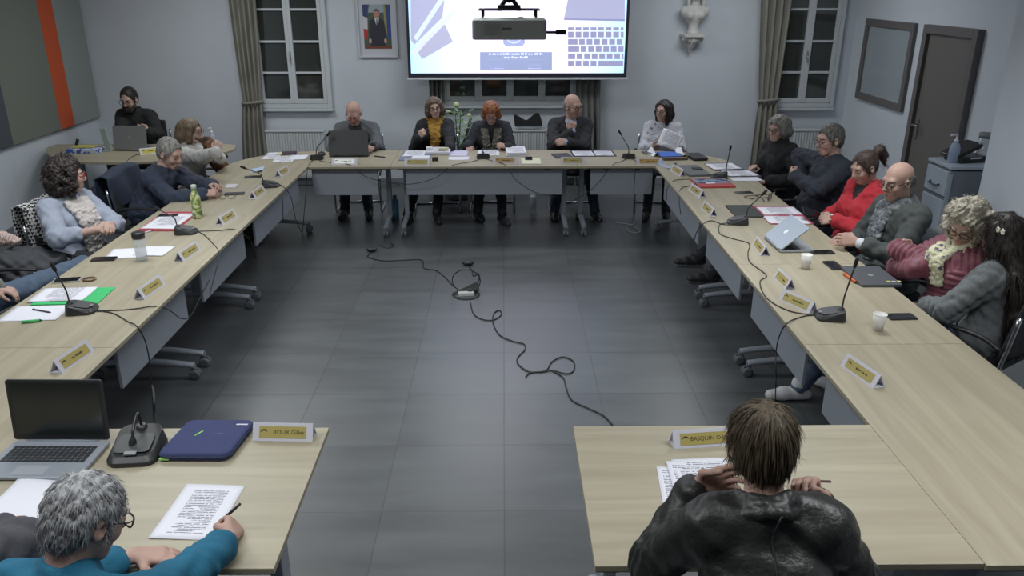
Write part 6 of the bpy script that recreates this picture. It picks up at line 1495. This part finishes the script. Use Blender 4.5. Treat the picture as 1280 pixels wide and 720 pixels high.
t = empty('equipment_case', (3.775, 6.48, cz+.0005), R_(12), 'black open case on the blue grey cabinet', 'case'); MB().prism(rrect(.26, .20, .02), 0, .05).build('case_bottom', PHB, t, bevel=.006)
o = MB().prism(rrect(.26, .20, .02), 0, .03).build('case_lid', PHB, t, bevel=.006); o.location = (-.02, .03, .075); o.rotation_euler = (0, R_(-22), 0); MB().box((.01, -.101, .04), (.10, .003, .012)).build('pale_clip', PLW, t)
bottle('jar', 'clear jar with a grey lid at the wall end of the cabinet', 'jar', Vector((aty(1227, 200, 6.46).x, 6.46, cz)), [(.05, 0), (.052, .01), (.052, .19)], mat('clear jar glass', (150, 164, 176), rough=.15, alpha=.45), [(.054, .19), (.054, .23)], mat('grey jar lid', (104, 108, 112), rough=.5), 'lid')

# plant behind the head table
pp = empty('potted_plant', (aty(572, 170, 9.35).x, 9.35, 0), 0, 'leafy plant with pale green blooms behind the head table', 'plant')
MB().lathe((0, 0, 0), [(.13, 0), (.17, .02), (.20, .34), (.185, .34), (.17, .30)], 24).build('pot', mat('grey pot', (110, 112, 112), rough=.6), pp)
m = MB(); rs = random.Random(5)
for i in range(9):
    a = rs.uniform(0, 6.28); m.tube(spline([(0, 0, .28), (.06*math.cos(a), .06*math.sin(a), .6), (.17*math.cos(a), .12*math.sin(a), .85+rs.uniform(0, .2))], 4), .006, 5)
m.build('stems', mat('green stem', (70, 96, 60), rough=.6), pp)
m = MB()
for i in range(260):
    a = rs.uniform(0, 6.28); r_ = .22*math.sqrt(rs.random()); z = rs.uniform(.42, 1.02); L_ = rs.uniform(.06, .11); d = Vector((math.cos(a), math.sin(a)*.8, rs.uniform(-.4, .7))).normalized(); s_ = d.cross(Vector((0, 0, 1))).normalized()*L_*.26
    p = Vector((r_*math.cos(a), r_*math.sin(a)*.8, z)); m.add([p, p+d*L_*.5+s_, p+d*L_, p+d*L_*.5-s_], [(0, 1, 2, 3)], rs.choice((0, 0, 1)))
lv = m.build('leaves', [mat('mid green leaf', (104, 136, 92), rough=.6), mat('pale green leaf', (160, 184, 146), rough=.6)], pp); lv['kind'] = 'stuff'
for x, z, r_ in ((.0, 1.10, .035), (-.085, 1.02, .022), (.14, .98, .028), (.02, .80, .022)): MB().ball((x, -.08, z), r_, n=12).build('bloom', mat('pale green bloom', (176, 192, 140), rough=.6), pp)
# black notched bag on the radiator
c0 = aty(660, 157.5, 9.90); t = empty('fabric_bag', (c0.x, 9.895, .7115), 0, 'black fabric shape with a notched top on the middle radiator', 'bag')
def u(px, py): q = aty(px, py, 9.9); return (q.x-c0.x, max(0.001, q.z-.712))
poly = [u(643.5, 157.8), u(678, 157.8), u(677, 150), u(673.5, 140.5), u(669, 141.5), u(659, 150), u(656, 150), u(645, 143), u(642, 144)]
MB().prism(poly, -.03, .03, M=Matrix.Rotation(PI/2, 3, 'X')).build('bag_body', BLK, t, bevel=.008)

# coats on chairs
def coat(label, o, yaw, m, w=.48, h=.5, z=.93, cat='coat', name='draped_coat', amp=.02):
    f = Vector((-math.sin(R_(yaw)), math.cos(R_(yaw)), 0)); p = Vector((o[0], o[1], 0))-f*.225
    t = empty(name, (p.x, p.y, z-h), R_(yaw), label, cat)
    def fn(u, v):
        x = (u-.5)*w; a = v*2-1
        if abs(a) < .12: y = a/.12*.055; zz = h+.01-.02*abs(a)/.12
        else: y = math.copysign(.055+.035*(abs(a)-.12), a); zz = h*(1-(abs(a)-.12)/.88*(1 if a < 0 else .62))
        return (x*(1+.10*abs(a)), y+amp*math.sin(u*11+abs(a)*2)*abs(a)-.012*math.cos((u-.5)*2.4), zz+.015*math.sin(u*5))
    MB().sheet(fn, 40, 40).build('cloth', m, t, solid=.012); return t
def jj(k): 
    j = PEOPLE[k][1]; fw_ = j['fwd']; return j['H'], math.degrees(math.atan2(-fw_[0], fw_[1]))
h_, y_ = jj('curly_woman'); coat('black and white checked coat over the chair of the curly-haired woman', h_, y_, m_check('black white check', (200, 200, 198), (30, 30, 32), 48), h=.55, z=.95)
h_, y_ = jj('navy_man'); coat('navy coat over the chair back of the man leaning on the table', h_, y_, cl('navy coat cloth', (42, 51, 70)), w=.50, h=.45, z=.915, amp=.025)

# dog in the woman's arms
dg = empty('dog', tuple(atx(280, 219, -2.76)), 0, 'small brown and black dog held by the woman in white', 'dog'); off = V3(*dg.location)
a = lambda x, y, X=-2.76: V3(*atx(x, y, X))
sd = Sdf(.006); hd = a(258, 176); ch = a(264, 190); ru = a(281, 214)
sd.chain([ru, a(272, 203), ch], [.075, .066, .072], k=.03); sd.cap(ch, hd+V3(0, 0, -.01), .052, .042, k=.03); sd.ell(hd, (.046, .05, .045), k=.02)
mz = hd+V3(-.055, -.05, .028); sd.cap(hd+V3(-.01, -.015, .0), mz, .032, .018, k=.015)
for e in (-1, 1): sd.chain([hd+V3(.015, .035*e, .025), hd+V3(.03, .05*e, -.01), hd+V3(.03, .052*e, -.055)], [.016, .018, .012], k=.01)
for e in (-1, 1):
    sd.chain([ch+V3(.0, .04*e, -.02), ch+V3(.07, .055*e, -.06), ch+V3(.12, .05*e, -.05)], [.028, .02, .018], k=.015)
    sd.chain([ru+V3(.0, .05*e, .0), ru+V3(.09, .065*e, .01), ru+V3(.10, .06*e, -.055)], [.045, .03, .02], k=.015)
sd.chain([ru+V3(-.03, 0, -.04), ru+V3(-.02, -.09, -.05), ru+V3(.04, -.15, -.03)], [.018, .013, .008], k=.015)
P, Q = sd.mesh(1); P = P+normals(P, Q)*(wob(P, .02)*.002)[:, None]
nmesh('body', P, Q, m_blotch('brown and black dog coat', (48, 34, 28), (124, 84, 58), 8, pos=.50, width=.05), dg, off)
MB().ball(Vector(mz-off+V3(-.012, -.010, .004)), .013).build('nose', PHB, dg)
for e in (-1, 1): MB().ball(Vector(hd-off+V3(-.035, .022*e-.012, .026)), .007).build('eye', PHB, dg)

# bundled coat and striped scarf at the left edge
cc = atx(25, 318, -3.3); t = empty('bundled_coat', (cc.x, cc.y, .43), 0, 'dark grey coat bundled on a chair at the left edge of the picture', 'coat')
sd = Sdf(.010); o_ = V3(cc.x, cc.y, .44)
sd.ell(o_+V3(0, 0, .12), (.26, .22, .14), k=.05); sd.cap(o_+V3(-.1, -.15, .2), o_+V3(.24, .0, .16), .09, .06, k=.05); sd.cap(o_+V3(.1, .15, .06), o_+V3(.22, -.12, .05), .07, k=.05)
P, Q = sd.mesh(1); P = P+normals(P, Q)*(wob(P, .12)*.018)[:, None]; P[:, 2] = np.maximum(P[:, 2], .478); nmesh('cloth', P, Q, cl('dark grey coat cloth', (62, 64, 68)), t, (cc.x, cc.y, .43))
t2 = empty('striped_scarf', tuple(atx(8, 296, -3.32)), 0, 'red and white striped cloth on the dark grey coat at the left edge', 'scarf'); o_ = V3(*t2.location); sd = Sdf(.008)
sd.chain([o_+V3(-.12, -.02, -.04), o_+V3(-.02, 0, -.01), o_+V3(.04, .03, -.04)], [.035, .038, .03], k=.03); P, Q = sd.mesh(1); P = P+normals(P, Q)*(wob(P, .05)*.008)[:, None]
nmesh('cloth', P, Q, m_stripe('red white stripes', [(190, 186, 180), (176, 96, 84), (196, 190, 184)], 16, 'X'), t2, o_)
chair(cc.x, cc.y, -80, 'chair under the bundled dark grey coat')

# ------------------------------------------------------------------ light
def area(name, x, y, sx, sy, e, c=(.94, .985, 1.0), z=2.93, rot=None, spread=140):
    l = bpy.data.lights.new(name, 'AREA'); l.shape = 'RECTANGLE'; l.size = sx; l.size_y = sy; l.energy = e; l.color = c; l.spread = R_(spread)
    o = bpy.data.objects.new(name, l); put(o, None, (x, y, z), rot or (0, 0, 0)); return o
for x, y, e in ((-2.4, 2.2, 38), (-2.4, 5.0, 54), (-2.8, 8.3, 30), (1.9, 2.0, 30), (1.9, 4.8, 32), (2.4, 8.5, 26), (-.6, 1.6, 20), (-.6, 4.6, 20), (-.3, 8.5, 26)):
    area('ceiling_lamp', x, y, 1.2, .6, e*.78, spread=178 if y > 8 or x < -2 else 130)
w = bpy.data.worlds.new('room ambience'); bpy.context.scene.world = w; w.use_nodes = True
w.node_tree.nodes['Background'].inputs[0].default_value = (.55, .62, .75, 1); w.node_tree.nodes['Background'].inputs[1].default_value = .3
vs = bpy.context.scene.view_settings; vs.view_transform = 'Standard'; vs.look = 'None'; vs.exposure = 0.0; vs.gamma = 1.1
